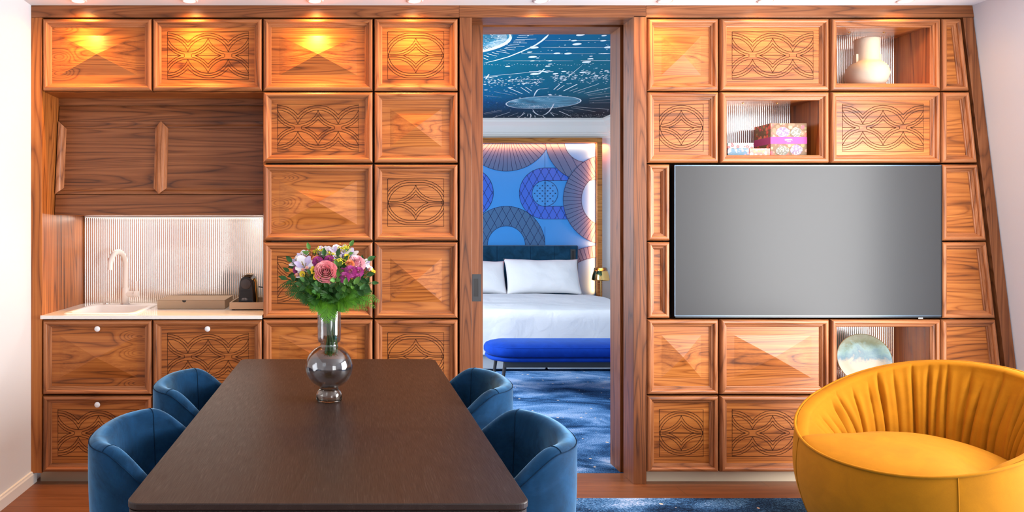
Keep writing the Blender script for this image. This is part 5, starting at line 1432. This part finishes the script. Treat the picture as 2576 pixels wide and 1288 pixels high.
def pillow(name, label, cx, cy, z0, w, h, t_, lean, seed):
    r0 = Vector((cx, cy, z0))
    def fn(u, v):
        a, b = (u-.5)*2, (v-.5)*2
        A, B_ = a, b
        k = (1-abs(a)**2.6)*(1-abs(b)**2.6); k = max(0, k)**.55
        pin = 1-.10*(1-abs(a)**3)*abs(b)**2
        pinx = 1-.045*(1-abs(b)**3)*abs(a)**2
        return A*w/2*pinx, B_*h/2*pin, k
    m = MB(); cl, sl = math.cos(lean), math.sin(lean)
    for sgn in (-1, 1):
        def f2(u, v):
            x, z, k = fn(u, v); d = sgn*k*t_/2*(1+.10*mnoise.noise(Vector((x*5+seed, z*6, sgn))))+.006*mnoise.noise(Vector((x*12, z*14+seed, 2)))*k
            zz = z+h/2+.018*mnoise.noise(Vector((x*3+seed, 5, z)))*(z/h+.5)
            return r0+Vector((x, d*cl+zz*sl, zz*cl-d*sl))
        m.grid(f2, 40, 26)
    o = m.build(name, M_LINEN, None, weld=True)
    tag(o, label, 'pillow', 'white bed pillows')
    return o
pillow('pillow', 'white pillow on the right half of the bed', 2.342, 4.62, .605, .90, .46, .22, .42, 1.3)
pillow('pillow', 'white pillow on the left half of the bed, half hidden by the sliding door', 1.47, 4.65, .605, .88, .44, .22, .45, 4.1)
def bench():
    x0, x1, y0, y1 = 1.20, 2.68, 2.12, 2.62
    r = thing('bed_bench', 'cobalt blue velvet bench with rounded ends at the foot of the bed', 'bench', ((x0+x1)/2, (y0+y1)/2, 0))
    def ov(d, z, rad=.21):
        return [(x, y, z) for x, y in rrect(x0+d, x1-d, y0+d, y1-d, max(.02, rad-d), 12)]
    def stack(prof, name, m_):
        m = MB(); n = len(ov(0, 0)); vs = []
        for d, z in prof: vs += ov(d, z)
        m.add(vs, [(k*n+i, k*n+(i+1)%n, (k+1)*n+(i+1)%n, (k+1)*n+i) for k in range(len(prof)-1) for i in range(n)]+[tuple(range(n-1,-1,-1)), tuple((len(prof)-1)*n+i for i in range(n))], 0, True)
        return m.build(name, m_, r)
    stack([(.03,.302),(.008,.310),(.0,.325),(.0,.352),(.008,.372),(.022,.384),(.045,.396),(.09,.407),(.16,.413),(.20,.414)], 'seat_cushion', M_COBALT)
    stack([(.05,.262),(.022,.264),(.010,.272),(.010,.288),(.022,.298),(.05,.301)], 'cushion_base', M_COBALT)
    e = ov(.019, .381); MB().tube(e+[e[0]], .0035, 6).build('piping', M_COBALT, r)
    MB().box(x0+.13, x1-.13, y0+.045, y0+.065, .215, .262).build('apron', M_METALD, r)
    MB().box(x0+.13, x1-.13, y1-.065, y1-.045, .215, .262).build('apron', M_METALD, r)
    for sx_, xx in ((-1, x0+.14), (1, x1-.14)):
        for yy in (y0+.07, y1-.07):
            MB().tube([(xx, yy, .263), (xx+sx_*.035, yy, 0)], [.017,.011], 10).build('leg', M_BLACKS, r)
bench()
def nightstand():
    c = P(1530, 752, 4.95); zt = .51
    r = thing('nightstand', 'small round brass topped bedside table right of the bed', 'bedside table', (3.20, 4.93, 0))
    MB().lathe([(0,.485),(.20,.485),(.205,.49),(.205,.505),(.20,.51),(0,.51)], (3.20,4.93,0), 48).build('table_top', M_GOLD, r)
    MB().lathe([(0,0),(.14,0),(.14,.02),(.03,.03),(.025,.06),(.025,.485),(0,.485)], (3.20,4.93,0), 40).build('pedestal', M_BLACKS, r)
    x, y = P(1511, 700, 4.93).x, 4.93
    l = thing('bedside_lamp', 'brass bedside lamp with mirrored shade and clear glass collar', 'lamp', (x, y, .5105))
    MB().lathe([(0,.5105),(.065,.5105),(.065,.518),(.02,.525),(0,.525)], (x+.07,y,0), 36).build('lamp_base', M_GOLD, l)
    MB().tube([(x+.03,y,.52),(x,y,.54),(x,y,.62),(x,y,.76)], .008, 12).build('stem', M_GOLD, l)
    MB().lathe([(.098,.753),(.106,.757),(.106,.765),(.098,.815),(.082,.868),(.078,.872),(.076,.868),(.092,.815),(.100,.765),(.098,.757)], (x,y,0), 48).build('lamp_shade', M_GOLD, l)
    MB().lathe([(.082,.869),(.078,.900),(.072,.908),(.070,.903),(.074,.87)], (x,y,0), 40).build('glass_collar', M_CLEAR, l)
    MB().lathe([(0,.76),(.012,.76),(.03,.80),(.03,.83),(0,.86)], (x,y,0), 20).build('bulb', mat('warm_bulb', (1,.9,.7), .5, emit=(1,.65,.3), estr=5), l)
nightstand()
